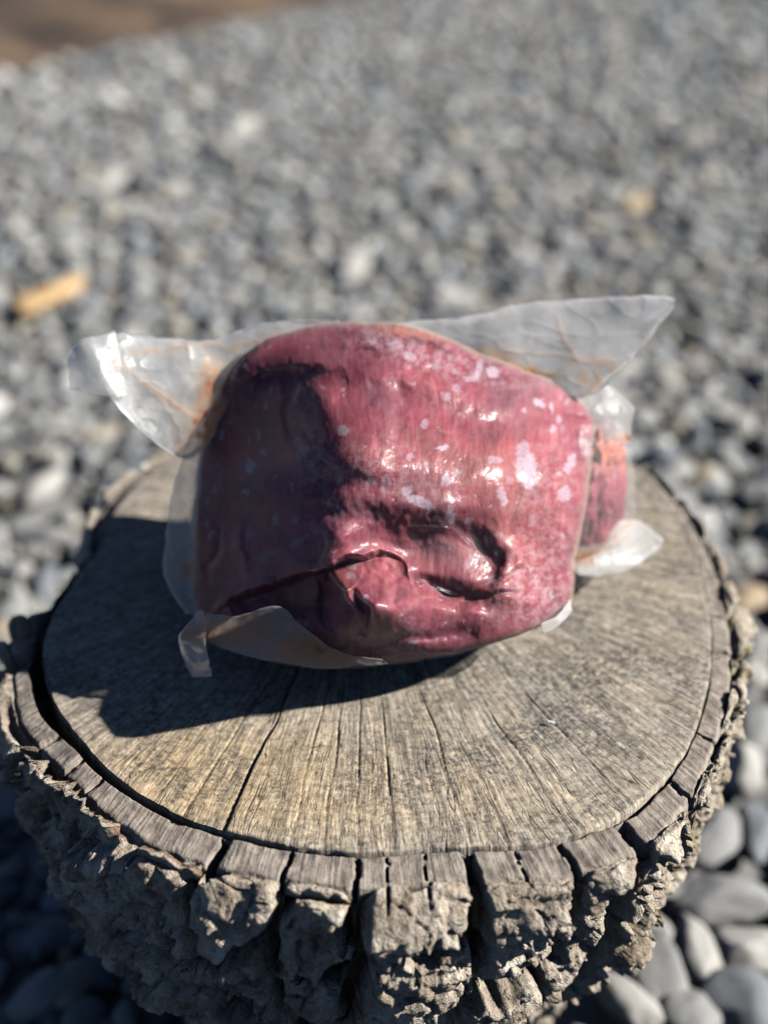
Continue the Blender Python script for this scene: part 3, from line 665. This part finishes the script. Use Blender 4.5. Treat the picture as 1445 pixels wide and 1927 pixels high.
# ------------------------------------------------------------------ package of vacuum packed meat
pk = bpy.data.objects.new('packed_meat', None); COL.objects.link(pk)
pkb = on_plane(740.0, 1180.0, ZS); pk.location = (0.0, .02, ZS)
tag(pk, 'piece of dark red meat vacuum packed in a clear plastic bag, standing on the stump', 'meat package')
OUT = [(430, 704), (462, 664), (505, 636), (560, 620), (620, 610), (690, 609), (760, 613), (830, 636), (900, 668), (985, 700), (1055, 728), (1095, 758), (1119, 792), (1110, 840), (1104, 910),
       (1092, 985), (1078, 1050), (1076, 1110), (1068, 1140), (1010, 1182), (950, 1203), (880, 1223), (800, 1238), (720, 1248), (640, 1254), (560, 1250), (480, 1232), (410, 1205), (372, 1165), (360, 1110),
       (362, 1020), (368, 930), (382, 840), (400, 765)]
CX, CY = 740.0, 940.0
SH = .014
oa = np.array([math.atan2(y - CY, x - CX) for x, y in OUT]); orr = np.array([math.hypot(x - CX, y - CY) for x, y in OUT]); ix = np.argsort(oa); oa, orr = oa[ix], orr[ix]
ft = np.linspace(-math.pi, math.pi, 1440, endpoint=False); fr = np.interp(ft, oa, orr, period=2 * math.pi)
ker = np.hanning(9); ker /= ker.sum(); fr = np.convolve(np.concatenate([fr[-4:], fr, fr[:4]]), ker, 'valid')
CTRL = [(430, 700, .700), (500, 635, .704), (560, 622, .703), (620, 612, .702), (480, 690, .694), (560, 665, .687), (760, 614, .697), (830, 636, .697), (985, 700, .703), (1060, 728, .722), (1118, 792, .735), (450, 770, .700), (570, 715, .672), (700, 680, .672),
        (900, 730, .682), (1040, 800, .702), (400, 900, .706), (470, 900, .676), (565, 880, .651), (620, 900, .642), (660, 850, .639), (800, 850, .646), (950, 880, .660), (1080, 900, .694), (1100, 900, .704),
        (375, 1080, .706), (430, 1060, .684), (520, 1060, .654), (620, 990, .634), (750, 950, .638), (900, 1000, .650), (1000, 1040, .668), (1070, 1060, .688), (400, 1190, .690), (480, 1225, .672), (560, 1240, .665), (640, 1250, .662), (760, 1242, .657),
        (880, 1222, .657), (1000, 1185, .668), (1070, 1135, .69), (640, 1180, .638), (800, 1170, .640), (950, 1120, .652), (520, 1160, .650)]
def tps_fit(C, lam=30.0):
    C = np.array(C, float); p = C[:, :2] / 100; n = len(C); r = np.hypot(p[:, None, 0] - p[None, :, 0], p[:, None, 1] - p[None, :, 1])
    K = np.where(r > 0, r * r * np.log(r + 1e-12), 0) + np.eye(n) * lam * 1e-3; Pm = np.hstack([np.ones((n, 1)), p])
    A_ = np.vstack([np.hstack([K, Pm]), np.hstack([Pm.T, np.zeros((3, 3))])]); sol = np.linalg.solve(A_, np.concatenate([C[:, 2], np.zeros(3)]))
    return p, sol
def tps(fit, x, y):
    p, s = fit; x = x / 100; y = y / 100; o = s[-3] + s[-2] * x + s[-1] * y
    for k in range(len(p)):
        r2 = (x - p[k, 0]) ** 2 + (y - p[k, 1]) ** 2; o = o + s[k] * .5 * r2 * np.log(r2 + 1e-12)
    return o
fitM = tps_fit(CTRL)
def ridge(px, py, pts, wid, amp, taper=True):
    d, t = seg_dist(px, py, pts); e = np.sin(np.clip(t, 0, 1) * math.pi) ** .5 if taper else 1.0
    return amp * e * np.exp(-(d / wid) ** 2)
def step_edge(px, py, pts, wid, amp, reach):
    "amp on the left-hand side of the line, fading with distance: an overhanging lip"
    d, t = seg_dist(px, py, pts); n = len(pts) - 1; sgn = np.zeros(np.shape(px))
    best = np.full(np.shape(px), 1e9)
    for k in range(n):
        (x0, y0), (x1, y1) = pts[k], pts[k + 1]; dx, dy = x1 - x0, y1 - y0; L = math.hypot(dx, dy)
        tt = np.clip(((px - x0) * dx + (py - y0) * dy) / L ** 2, 0, 1); dk = np.hypot(px - x0 - tt * dx, py - y0 - tt * dy)
        c = (dx * (py - y0) - dy * (px - x0)) / L; m = dk < best; best = np.where(m, dk, best); sgn = np.where(m, c, sgn)
    ex, ey = pts[-1][0] - pts[0][0], pts[-1][1] - pts[0][1]; e = np.sin(np.clip(((px - pts[0][0]) * ex + (py - pts[0][1]) * ey) / (ex * ex + ey * ey), 0, 1) * math.pi) ** .7
    return amp * e * sstep(-wid, wid, sgn) * np.exp(-(d / reach) ** 2)
def meat_detail(px, py):
    "positive is away from the viewer"
    wxx = px + 7 * fbm(px / 60, py / 60, 1.0, 3); wyy = py + 7 * fbm(px / 60, py / 60, 5.0, 3)
    px, py = wxx, wyy
    d = 0
    # fold running in from the upper left, with the shaded hollow under it
    d = d + step_edge(px, py, [(440, 735), (500, 700), (570, 690), (650, 694)], 9, .0055, 60)
    d = d + .006 * gauss(px, py, 510, 790, 70, 100, 10)
    # bulge whose left flank turns away from the sun
    d = d - .005 * gauss(px, py, 640, 800, 95, 95) - .002 * gauss(px, py, 600, 760, 40, 40)
    d = d + .0065 * gauss(px, py, 700, 738, 90, 24, 8) + .0055 * gauss(px, py, 850, 785, 110, 28, 14)
    d = d - .003 * gauss(px, py, 700, 880, 150, 34, 8)
    # big hollow low in the middle
    d = d + .022 * gauss(px, py, 790, 1036, 125, 54, 8) - .004 * gauss(px, py, 760, 950, 130, 22, 4) - .004 * gauss(px, py, 955, 1040, 30, 70, 0)
    d = d - .006 * gauss(px, py, 842, 1036, 60, 30, 12)
    d = d + .013 * gauss(px, py, 815, 1108, 110, 22, 14)
    d = d - .007 * gauss(px, py, 640, 1010, 40, 22, -30)
    d = d + step_edge(px, py, [(850, 975), (915, 1010), (935, 1060), (925, 1125)], 20, .004, 80)
    # dark pocket on the left of the lump
    d = d + step_edge(px, py, [(430, 1136), (510, 1105), (600, 1075), (660, 1048), (712, 1040), (760, 1050)], 7, .018, 70)
    d = d + .013 * gauss(px, py, 560, 1140, 72, 42)
    # lit lump of flesh at the bottom
    d = d - .023 * gauss(px, py, 700, 1150, 78, 56, 22) - .006 * gauss(px, py, 640, 1100, 22, 34, -20) - .005 * gauss(px, py, 745, 1130, 34, 30)
    d = d + ridge(px, py, [(660, 1110), (690, 1150), (680, 1195)], 9, .006)
    d = d + ridge(px, py, [(612, 1075), (606, 1130), (625, 1195)], 11, .009)
    d = d + .006 * gauss(px, py, 850, 1160, 50, 40, -25)
    # creases and tucks
    for pts, w_, a_ in (([(880, 1120), (930, 1090), (990, 1070)], 6, .0022), ([(860, 1140), (930, 1115), (980, 1110)], 6, .0030), ([(905, 1000), (960, 1030), (1010, 1100)], 16, -.0015),
                        ([(1050, 780), (1090, 790), (1116, 800)], 6, .0035), ([(560, 1200), (640, 1225), (700, 1220)], 5, -.002), ([(640, 1225), (760, 1200), (900, 1190)], 10, .003),
                        ([(600, 640), (700, 650), (800, 680), (900, 705)], 10, -.0022), ([(700, 625), (780, 640), (860, 672)], 6, .0022), 
                        ([(470, 1090), (450, 1030), (455, 960)], 9, -.0022), ([(380, 1080), (410, 1040), (420, 980)], 7, .0025), ([(530, 690), (520, 780), (540, 850)], 12, -.002),
                        ([(380, 1170), (440, 1120), (520, 1090)], 7, -.004), ([(1040, 760), (1020, 850), (1030, 960)], 22, -.002), ([(985, 760), (975, 860), (960, 1000), (900, 1130)], 14, .0016),
                        ([(740, 700), (760, 760), (740, 830)], 16, .0015)):
        d = d + ridge(px, py, pts, w_, a_)
    d = d + .0018 * fbm(px / 120, py / 120, 2.0, 2) + .0004 * ridged(px / 45, py / 70, 3.0, 2) + .00012 * fbm(px / 9, py / 22, 2.0, 2)
    # film puckers near the outline run across it
    return d
NAM, NRM = 1100, 250
Am = np.linspace(-math.pi, math.pi, NAM, endpoint=False)[None, :]; rm = np.interp(Am, ft, fr, period=2 * math.pi)
rm = rm * (1 + .006 * fbm(np.cos(Am) * 9, np.sin(Am) * 9, o=4))
Fm = (np.linspace(.004, 1, NRM) ** .9)[:, None]
PX = CX + np.cos(Am) * rm * Fm; PY = CY + np.sin(Am) * rm * Fm
ed = (1 - Fm) * rm * np.ones_like(PX)
D = tps(fitM, PX, PY); edgefade = sstep(0, 18, ed)
D = D + meat_detail(PX, PY) * edgefade
k_ = np.clip(1 - ed / 17, 0, 1); D = D + .007 * (1 - np.sqrt(np.clip(1 - k_ ** 2, 0, 1)))
front = W(PX, PY, D - SH)
# back: rows go inwards again, bulging away
nb = 60; Fb = np.linspace(1, .03, nb)[1:, None]; PXb = CX + np.cos(Am) * rm * Fb; PYb = CY + np.sin(Am) * rm * Fb
De = D[-1:, :]; e_ = 1 - Fb
Db = De * (Fb) + .70 * (1 - Fb) + .078 * np.sqrt(1 - (1 - e_ * .98) ** 2.2) + .003 * fbm(PXb / 70, PYb / 70, 9.0, 3)
back = W(PXb, PYb, Db - SH)
co = np.concatenate([front, back]); uvm = np.stack([np.concatenate([PX, PXb]), np.concatenate([PY, PYb])], -1) / 1000.0
co[..., 2] = np.maximum(co[..., 2], ZS + .0035 + .0015 * perlin(co[..., 0] * 40, co[..., 1] * 40))
# pale patches where the film has lifted off the meat: px, py, half width, half height, turn, strength
SPOTS = [(471, 878, 9, 14, 0, 1), (463, 926, 7, 8, 0, .9), (497, 853, 7, 9, 10, .8), (485, 820, 4, 9, 10, .9), (468, 829, 4, 8, 0, .6), (500, 763, 5, 8, 15, .8), (511, 733, 3, 7, 0, .8), (497, 706, 6, 6, 0, .35),
 (418, 820, 4, 12, 8, .9), (425, 760, 3, 8, 10, .7), (404, 795, 3, 6, 0, .6), (403, 920, 4, 8, 5, .9), (390, 945, 3, 10, 0, .7), (389, 985, 3, 12, 0, .9), (397, 1006, 4, 9, 15, .8), (434, 795, 4, 4, 0, .7), (411, 875, 2, 6, 0, .5),
 (551, 915, 3, 8, 0, .7), (520, 978, 8, 12, 0, .6), (555, 978, 7, 8, 0, .5), (470, 1005, 8, 10, 0, .35), (580, 1008, 4, 6, 0, .4), (572, 846, 12, 9, 0, .55), (560, 830, 8, 8, 0, .3), (645, 810, 11, 11, 0, .8),
 (833, 843, 13, 6, -5, .95), (838, 745, 10, 9, 0, .75), (860, 732, 9, 9, 0, .55), (799, 798, 8, 10, 20, .6), (855, 700, 8, 6, 0, .6), (1013, 757, 12, 7, 38, 1), (1038, 767, 4, 14, -8, .95), (1050, 790, 5, 8, 0, .7),
 (1040, 808, 6, 8, 0, .9), (1057, 805, 5, 6, 0, .6), (1069, 757, 4, 5, 0, .8), (989, 770, 4, 4, 0, .7), (984, 850, 14, 22, 5, .75), (990, 880, 20, 34, -6, .95), (995, 905, 12, 18, 0, .95), (945, 935, 9, 20, -8, .85), (935, 865, 10, 6, 0, .6), (924, 865, 5, 9, 30, .6),
 (840, 904, 12, 10, 20, .9), (859, 889, 6, 6, 0, .7), (848, 970, 9, 18, -5, .7), (851, 940, 12, 7, 0, .55), (765, 925, 12, 9, 0, .8), (790, 945, 26, 9, 18, .85), (810, 958, 12, 6, 20, .8), (1075, 865, 8, 14, 15, .85), (1067, 882, 8, 9, 0, .85),
 (1052, 893, 6, 5, 0, .8), (1061, 928, 12, 16, 15, .8), (1105, 845, 10, 14, 35, .6), (900, 700, 6, 22, 8, .8), (886, 712, 14, 6, 0, .6), (925, 700, 12, 10, 30, .9), (820, 690, 12, 6, 10, .6), (770, 672, 14, 8, 10, .75), (745, 650, 18, 6, 8, .6), (700, 640, 10, 5, 0, .6),
 (664, 1062, 8, 10, 40, .5), (662, 1083, 8, 8, 60, .4), (690, 1125, 7, 8, 20, .9), (775, 1210, 10, 6, -20, .75), (740, 1190, 8, 6, 0, .45), (1038, 1120, 5, 10, 0, .7), (997, 1072, 5, 6, 0, .5), (1000, 1040, 6, 4, 0, .4), (885, 1060, 12, 18, 20, .35), (770, 860, 7, 7, 0, .5), (797, 872, 4, 8, 0, .6),
 (730, 906, 14, 8, 0, .35), (700, 905, 9, 6, 0, .4), (880, 980, 9, 8, 0, .5), (960, 905, 8, 7, 0, .4), (1000, 980, 8, 12, 10, .35), (930, 1090, 14, 9, 0, .3), (560, 1020, 18, 7, -25, .35), (500, 1045, 22, 8, -30, .25)]
rs = np.random.RandomState(11)
for k in range(90):
    SPOTS.append((rs.uniform(380, 1100), rs.uniform(640, 1200), rs.uniform(1.5, 5), rs.uniform(1.5, 6), rs.uniform(0, 90), rs.uniform(.25, .75)))
def spot_field(x, y):
    xw = x + 4.5 * fbm(x / 11, y / 11, 1.5, 4, .6); yw = y + 4.5 * fbm(x / 11, y / 11, 7.5, 4, .6); o = np.zeros(np.shape(x))
    for sx, sy, a, b, an, st in SPOTS:
        c, s = math.cos(R(an)), math.sin(R(an)); X_, Y_ = xw - sx, yw - sy
        q = ((X_ * c + Y_ * s) / a) ** 2 + ((-X_ * s + Y_ * c) / b) ** 2
        o = np.maximum(o, st * (1 - sstep(.55, 1.35, q)))
    return o
ax, ay = uvm[..., 0] * 1000, uvm[..., 1] * 1000
isf = np.concatenate([np.ones_like(PX), np.zeros_like(PXb)])
spot = spot_field(ax, ay) * isf
frost = np.clip(.9 * gauss(ax, ay, 720, 895, 130, 40, 8) + 1.1 * gauss(ax, ay, 800, 665, 170, 30, 16) + .9 * gauss(ax, ay, 1000, 1110, 90, 80) + .9 * gauss(ax, ay, 690, 1205, 90, 30) + .6 * gauss(ax, ay, 640, 980, 60, 30)
                + .5 * gauss(ax, ay, 1040, 950, 60, 120) + .18 + .6 * gauss(ax, ay, 590, 860, 30, 60), 0, 1.2) * isf
fat = np.clip(.9 * gauss(ax, ay, 780, 625, 120, 10, 8) + .22 * gauss(ax, ay, 850, 870, 190, 60, 8) + .4 * gauss(ax, ay, 640, 1090, 20, 30) + .3 * gauss(ax, ay, 960, 1000, 90, 160), 0, 1)
NR = co.shape[0]; co = co.reshape(-1, 3); f = grid_faces(NR, NAM, True)
f = np.vstack([f])
meat = part('meat', co, f, M['meat'], pk, attrs={'spot': spot.ravel(), 'frost': frost.ravel(), 'fat': fat.ravel()}, uv=uvm.reshape(-1, 2))

# the film sucked on to the meat: follows the bumps, bridges the hollows
nfr = 170; FF = np.linspace(.02, 1.012, nfr)[:, None]; AF = Am[:, ::2]; rF = rm[:, ::2]
FX = CX + np.cos(AF) * rF * FF; FY = CY + np.sin(AF) * rF * FF; edF = np.clip(1 - FF, 0, 1) * rF * np.ones_like(FX)
det = meat_detail(FX, FY) * sstep(0, 18, edF); kF = np.clip(1 - edF / 17, 0, 1)
bridge = .0 + .85 * np.maximum(det, 0)
Dfl = tps(fitM, FX, FY) + np.where(det > 0, bridge, det) + .007 * (1 - np.sqrt(np.clip(1 - kF ** 2, 0, 1))) - .0011
for pts, w_, a_ in (([(425, 1138), (520, 1102), (610, 1068), (700, 1036), (712, 1046)], 4, -.0030), ([(700, 1015), (770, 992), (850, 995), (888, 1030), (878, 1065)], 4, -.0016), ([(712, 1040), (760, 1085), (850, 1120), (930, 1118)], 5, -.0022),
                    ([(612, 1070), (640, 1010), (700, 985)], 4, -.0016), ([(690, 1050), (700, 1090), (740, 1130)], 4, -.0018), ([(1116, 800), (1085, 790), (1050, 775)], 4, -.0022), ([(640, 695), (600, 705), (570, 725), (555, 760)], 5, -.0018),
                    ([(560, 1180), (600, 1120), (615, 1085)], 4, -.0015), ([(410, 1130), (440, 1090), (470, 1030)], 4, -.0016), ([(372, 1060), (385, 1080), (372, 1110)], 5, -.002), ([(880, 1115), (950, 1085), (1005, 1040)], 4, -.0014),
                    ([(800, 1195), (850, 1170), (900, 1165)], 4, -.0014), ([(790, 1225), (830, 1180), (840, 1140)], 4, -.0014)):
    Dfl = Dfl + ridge(FX, FY, pts, w_, a_)
Pf = W(FX, FY, Dfl - SH); Pf[..., 2] = np.maximum(Pf[..., 2], ZS + .0024)
jf = .5 * gauss(FX, FY, 560, 1150, 90, 30, 15) + .35 * np.exp(-edF / 6.0) + .4 * gauss(FX, FY, 395, 790, 20, 50)
mf = .010 + .05 * gauss(FX, FY, 840, 1035, 60, 40, 10) + .03 * np.clip(fbm(FX / 70, FY / 70, 4.0, 4), 0, 1) + .10 * np.exp(-edF / 5.0)
part('bag_front', Pf.reshape(-1, 3), grid_faces(nfr, AF.shape[1], True), M['tight'], pk, attrs={'juice': (jf * .5).ravel(), 'milk': mf.ravel()}, uv=np.stack([FX, FY], -1).reshape(-1, 2) / 1000.0)['label'] = 'clear film sucked tight over the front of the meat'

# second piece of meat seen behind on the right, ragged orange-brown on top
n1, n2 = 150, 110
a1 = np.linspace(0, 2 * math.pi, n1, endpoint=False)[None, :]; a2 = np.linspace(.01, math.pi - .01, n2)[:, None]
LX, LY, LZ = np.sin(a2) * np.cos(a1), np.cos(a2) + 0 * a1, np.sin(a2) * np.sin(a1)
rag = sstep(.20, .55, LY + .15 * perlin(LX * 3, LZ * 3)); rs_ = 1 + .12 * fbm(LX * 2, LY * 2, LZ * 2, 4) + rag * .26 * ridged(LX * 3.2, LY * 3.2, LZ * 3.2, 4) - rag * .17
lx = 1106 + 70 * LX * rs_ + 14 * LY; ly = 930 - 134 * LY * rs_; ld = .738 - .034 * LZ * rs_ * -1
co2 = W(lx, ly, .757 - SH + .034 * LZ * rs_); co2[..., 2] = np.maximum(co2[..., 2], ZS + .003)
uv2 = np.stack([lx + ld * 90, ly], -1) / 1000.0
lump = part('meat_offcut', co2.reshape(-1, 3), grid_faces(n2, n1, True), M['meat'], pk, uv=uv2.reshape(-1, 2),
            attrs={'spot': (spot_field(lx, ly) * 0 + .8 * (fbm(lx / 9, ly / 11, 3.0, 2) > .72)).ravel(), 'frost': (.25 + 0 * lx).ravel(), 'fat': (rag * 1.0).ravel()})
lump['label'] = 'ragged orange brown end of the meat behind on the right'

# ---- film: each flap is a double sheet spanned between an upper and a lower edge
CREASE = [([(232, 690), (300, 740), (352, 778), (388, 800)], 3.0, 1.0), ([(235, 668), (300, 660), (380, 645), (440, 655)], 2.2, .75), ([(340, 702), (400, 700), (425, 705)], 2.2, .7),
          ([(345, 840), (335, 800), (300, 750), (262, 720)], 3.5, .35), ([(350, 855), (340, 900), (345, 1000)], 5, .15), ([(360, 700), (355, 660), (352, 640)], 2, .3),
          ([(1046, 590), (1060, 640), (1092, 682)], 3.0, .5), ([(1092, 682), (1165, 678)], 4.0, .9), ([(935, 680), (1040, 642), (1060, 640)], 1.8, .25), ([(905, 675), (985, 700), (1045, 703), (1100, 670)], 2.4, .8),
          ([(985, 648), (1000, 632), (1040, 636)], 2.2, .1), ([(890, 655), (940, 635), (985, 628)], 2.2, .1), ([(1165, 678), (1130, 718), (1100, 742)], 4, .7), ([(940, 660), (1100, 672)], 1.5, .45),
          ([(1080, 1062), (1125, 1035), (1150, 1015), (1185, 985)], 4, .9), ([(1180, 1010), (1235, 1012)], 8, .0), ([(1130, 765), (1170, 742)], 5, 0), ([(1150, 1048), (1225, 1020)], 6, 0),
          ([(395, 1180), (430, 1165), (500, 1145)], 6, .8), ([(520, 1142), (560, 1172), (600, 1205), (640, 1229)], 4, .6), ([(470, 1235), (540, 1200), (560, 1172)], 3, .1), ([(420, 1170), (408, 1205), (395, 1200)], 5, .7)]
def curve(pts, t):
    p = np.array(pts, float); n = len(p); out = []
    x = t * (n - 1); i = np.clip(np.floor(x).astype(int), 0, n - 2); f_ = x - i
    P = lambda k: p[np.clip(k, 0, n - 1)]
    p0, p1, p2, p3 = P(i - 1), P(i), P(i + 1), P(i + 2); f_ = f_[:, None]
    return .5 * (2 * p1 + (p2 - p0) * f_ + (2 * p0 - 5 * p1 + 4 * p2 - p3) * f_ ** 2 + (3 * p1 - p0 - 3 * p2 + p3) * f_ ** 3)
BLOBS = [(400, 745, 26, 60, 0, .8), (382, 800, 24, 36, 0, 1.0), (345, 840, 20, 22, 0, .35), (350, 1075, 12, 20, 0, .55), (215, 680, 24, 10, 30, .22), (420, 712, 20, 16, 0, .5), (930, 668, 34, 14, 10, .5), (985, 695, 70, 8, 12, .6), (1110, 712, 26, 20, 0, .3),
         (1180, 825, 14, 10, 0, .5), (1095, 1050, 20, 16, 0, .5), (360, 1195, 22, 22, 0, .5), (450, 1185, 100, 28, -8, .5), (590, 1225, 80, 26, 10, .6), (470, 645, 60, 10, -20, .3)]
def film(name, up_, lo_, milk, amp=.004, seed=0., nu=150, nv=90, sep=.004, layers=2, label=None, edge_up=True):
    tu = np.linspace(0, 1, nu); U, L = curve(up_, tu), curve(lo_, tu); tv = np.linspace(0, 1, nv)[None, :, None]
    G = U[:, None] * (1 - tv) + L[:, None] * tv; px, py, dd_ = G[..., 0], G[..., 1], G[..., 2]
    px = px + 3.5 * fbm(px / 40, py / 40, seed + 5, 3); py = py + 3.0 * fbm(px / 40, py / 40, seed + 8, 3)
    cos_, fcs, jj, mm, uvv = [], [], [], [], []
    lens = np.sin(np.clip(tv[..., 0], 0, 1) * math.pi) ** .5 * np.ones((nu, 1))
    for ly_ in range(layers):
        w_ = amp * .8 * perlin(px / 110, py / 80, seed + ly_ * 1.3) + amp * .10 * perlin(px / 42, py / 60, seed + 4 + ly_ * 2.1) - amp * .08 * np.exp(-np.abs(perlin(px / 90, py / 45, seed + 2 + ly_ * 5)) / .10)
        j = np.zeros_like(px)
        for pts, wd, st in CREASE:
            dd2, t2 = seg_dist(px + 2 * perlin(px / 14, py / 14, 2.), py + 2 * perlin(px / 14, py / 14, 6.), pts); tp = np.sin(np.clip(t2, .03, .97) * math.pi) ** .4
            w_ = w_ - .0006 * tp * np.exp(-dd2 / (wd * 2.6)) * (1 if ly_ == 0 else .6)
            j = np.maximum(j, st * tp * (.62 * np.exp(-(dd2 / (wd * .45)) ** 2) + .22 * np.exp(-(dd2 / (wd * 3.5)) ** 2)) * np.clip(.75 + 1.1 * perlin(px / 18, py / 18), 0, 1.2))
        for bx_, by_, ba, bb, bt, bs in BLOBS: j = np.maximum(j, bs * gauss(px, py, bx_, by_, ba, bb, bt) * (.55 + 1.1 * np.clip(fbm(px / 16, py / 16, 4.0, 4) + .3, 0, 1)))
        D_ = dd_ + w_ + (ly_ * 2 - 1) * sep * lens
        P_ = W(px, py, D_ - SH); P_[..., 2] = np.maximum(P_[..., 2], ZS + .0016 + .001 * ly_)
        cos_.append(P_.reshape(-1, 3)); fcs.append(grid_faces(nu, nv) + ly_ * nu * nv); jj.append(np.clip(j * (1 if ly_ == 0 else .5), 0, 1).ravel())
        eg = np.minimum(tv[..., 0], 1 - tv[..., 0]) * np.ones((nu, 1))
        mm.append((milk * (1 + .8 * np.exp(-eg / .03)) ).ravel()); uvv.append(np.stack([px, py], -1).reshape(-1, 2) / 1000.0 + ly_ * 3.1)
    o = part(name, np.vstack(cos_), np.vstack(fcs), M['film'], pk, attrs={'juice': np.concatenate(jj), 'milk': np.concatenate(mm)}, uv=np.vstack(uvv))
    if label: o['label'] = label
    return o
film('bag_flap', [(640, 604, .712), (560, 603, .712), (480, 610, .712), (400, 640, .708), (330, 637, .703), (270, 630, .698), (216, 626, .693), (170, 640, .690)],
     [(650, 650, .715), (560, 665, .715), (490, 700, .715), (430, 780, .712), (362, 862, .706), (300, 838, .700), (236, 780, .693), (208, 748, .690)], .15, .0045, 1.0, 200, 110, label='upper left corner of the bag streaked with brown juice')
film('bag_fold', [(216, 624, .688), (190, 630, .684), (150, 641, .680), (127, 668, .684)], [(240, 745, .692), (225, 745, .686), (213, 746, .681), (131, 731, .684)], .12, .0016, 9.0, 60, 50, .003, label='folded over end of the bag at the far left')
film('bag_flap', [(385, 835, .704), (375, 930, .703), (368, 1020, .700), (366, 1100, .694), (372, 1160, .688)], [(346, 856, .706), (322, 940, .704), (312, 1020, .700), (312, 1092, .696), (352, 1156, .690)], .12, .003, 3.0, 130, 40, .003, label='narrow strip of bag along the left side')
film('bag_flap', [(388, 1152, .668), (440, 1160, .655), (520, 1140, .646), (560, 1170, .643), (602, 1204, .641), (645, 1229, .646), (720, 1240, .650)],
     [(384, 1186, .672), (400, 1212, .668), (470, 1236, .662), (560, 1253, .656), (620, 1257, .655), (680, 1253, .655), (730, 1248, .655)], .09, .0030, 5.0, 150, 60, .002, label='lower left flap of the bag stained brown')
film('bag_tail', [(374, 1148, .664), (358, 1172, .662), (338, 1200, .664), (345, 1238, .668), (362, 1274, .672)], [(386, 1150, .668), (389, 1180, .662), (388, 1205, .660), (392, 1240, .664), (398, 1274, .670)], .24, .0008, 7.0, 60, 24, .001, 1, label='small ribbed tail of the bag at the lower left corner')
film('bag_flap', [(740, 608, .722), (800, 603, .724), (870, 597, .726), (980, 573, .727), (1080, 563, .727), (1180, 558, .726), (1240, 557, .725), (1269, 564, .724)],
     [(780, 650, .722), (850, 680, .722), (930, 700, .722), (1010, 730, .724), (1100, 748, .726), (1150, 705, .727), (1205, 655, .726), (1264, 580, .724)], .19, .0050, 2.0, 220, 110, label='large upper right corner of the bag standing up in a point')
film('bag_flap', [(1090, 750, .738), (1120, 738, .742), (1142, 722, .745), (1165, 742, .747), (1192, 768, .748)], [(1100, 850, .742), (1125, 845, .742), (1150, 838, .744), (1170, 832, .746), (1187, 832, .748)], .16, .004, 4.0, 80, 70, label='blurred flap of bag behind the upper right corner')
film('bag_flap', [(1160, 790, .735), (1186, 850, .738), (1194, 920, .740), (1192, 985, .742), (1165, 1030, .742)], [(1088, 800, .716), (1084, 870, .709), (1078, 940, .707), (1072, 1000, .709), (1062, 1050, .712)], .015, .0025, 6.0, 90, 50, .002, 1, label='film stretched over the ragged end on the right')
film('bag_flap', [(1078, 1030, .735), (1120, 1010, .740), (1160, 985, .750), (1200, 978, .760), (1247, 1016, .752)], [(1075, 1062, .728), (1090, 1082, .728), (1140, 1082, .734), (1200, 1062, .742), (1242, 1032, .750)], .20, .004, 8.0, 110, 50, .003, label='lower right corner of the bag lying on the wood')
film('bag_seam', [(1020, 1175, .672), (1045, 1160, .678), (1072, 1128, .690)], [(1025, 1190, .676), (1050, 1176, .682), (1078, 1148, .692)], .18, .001, 3.5, 40, 14, .001, label='thin edge of bag under the lower right of the meat')
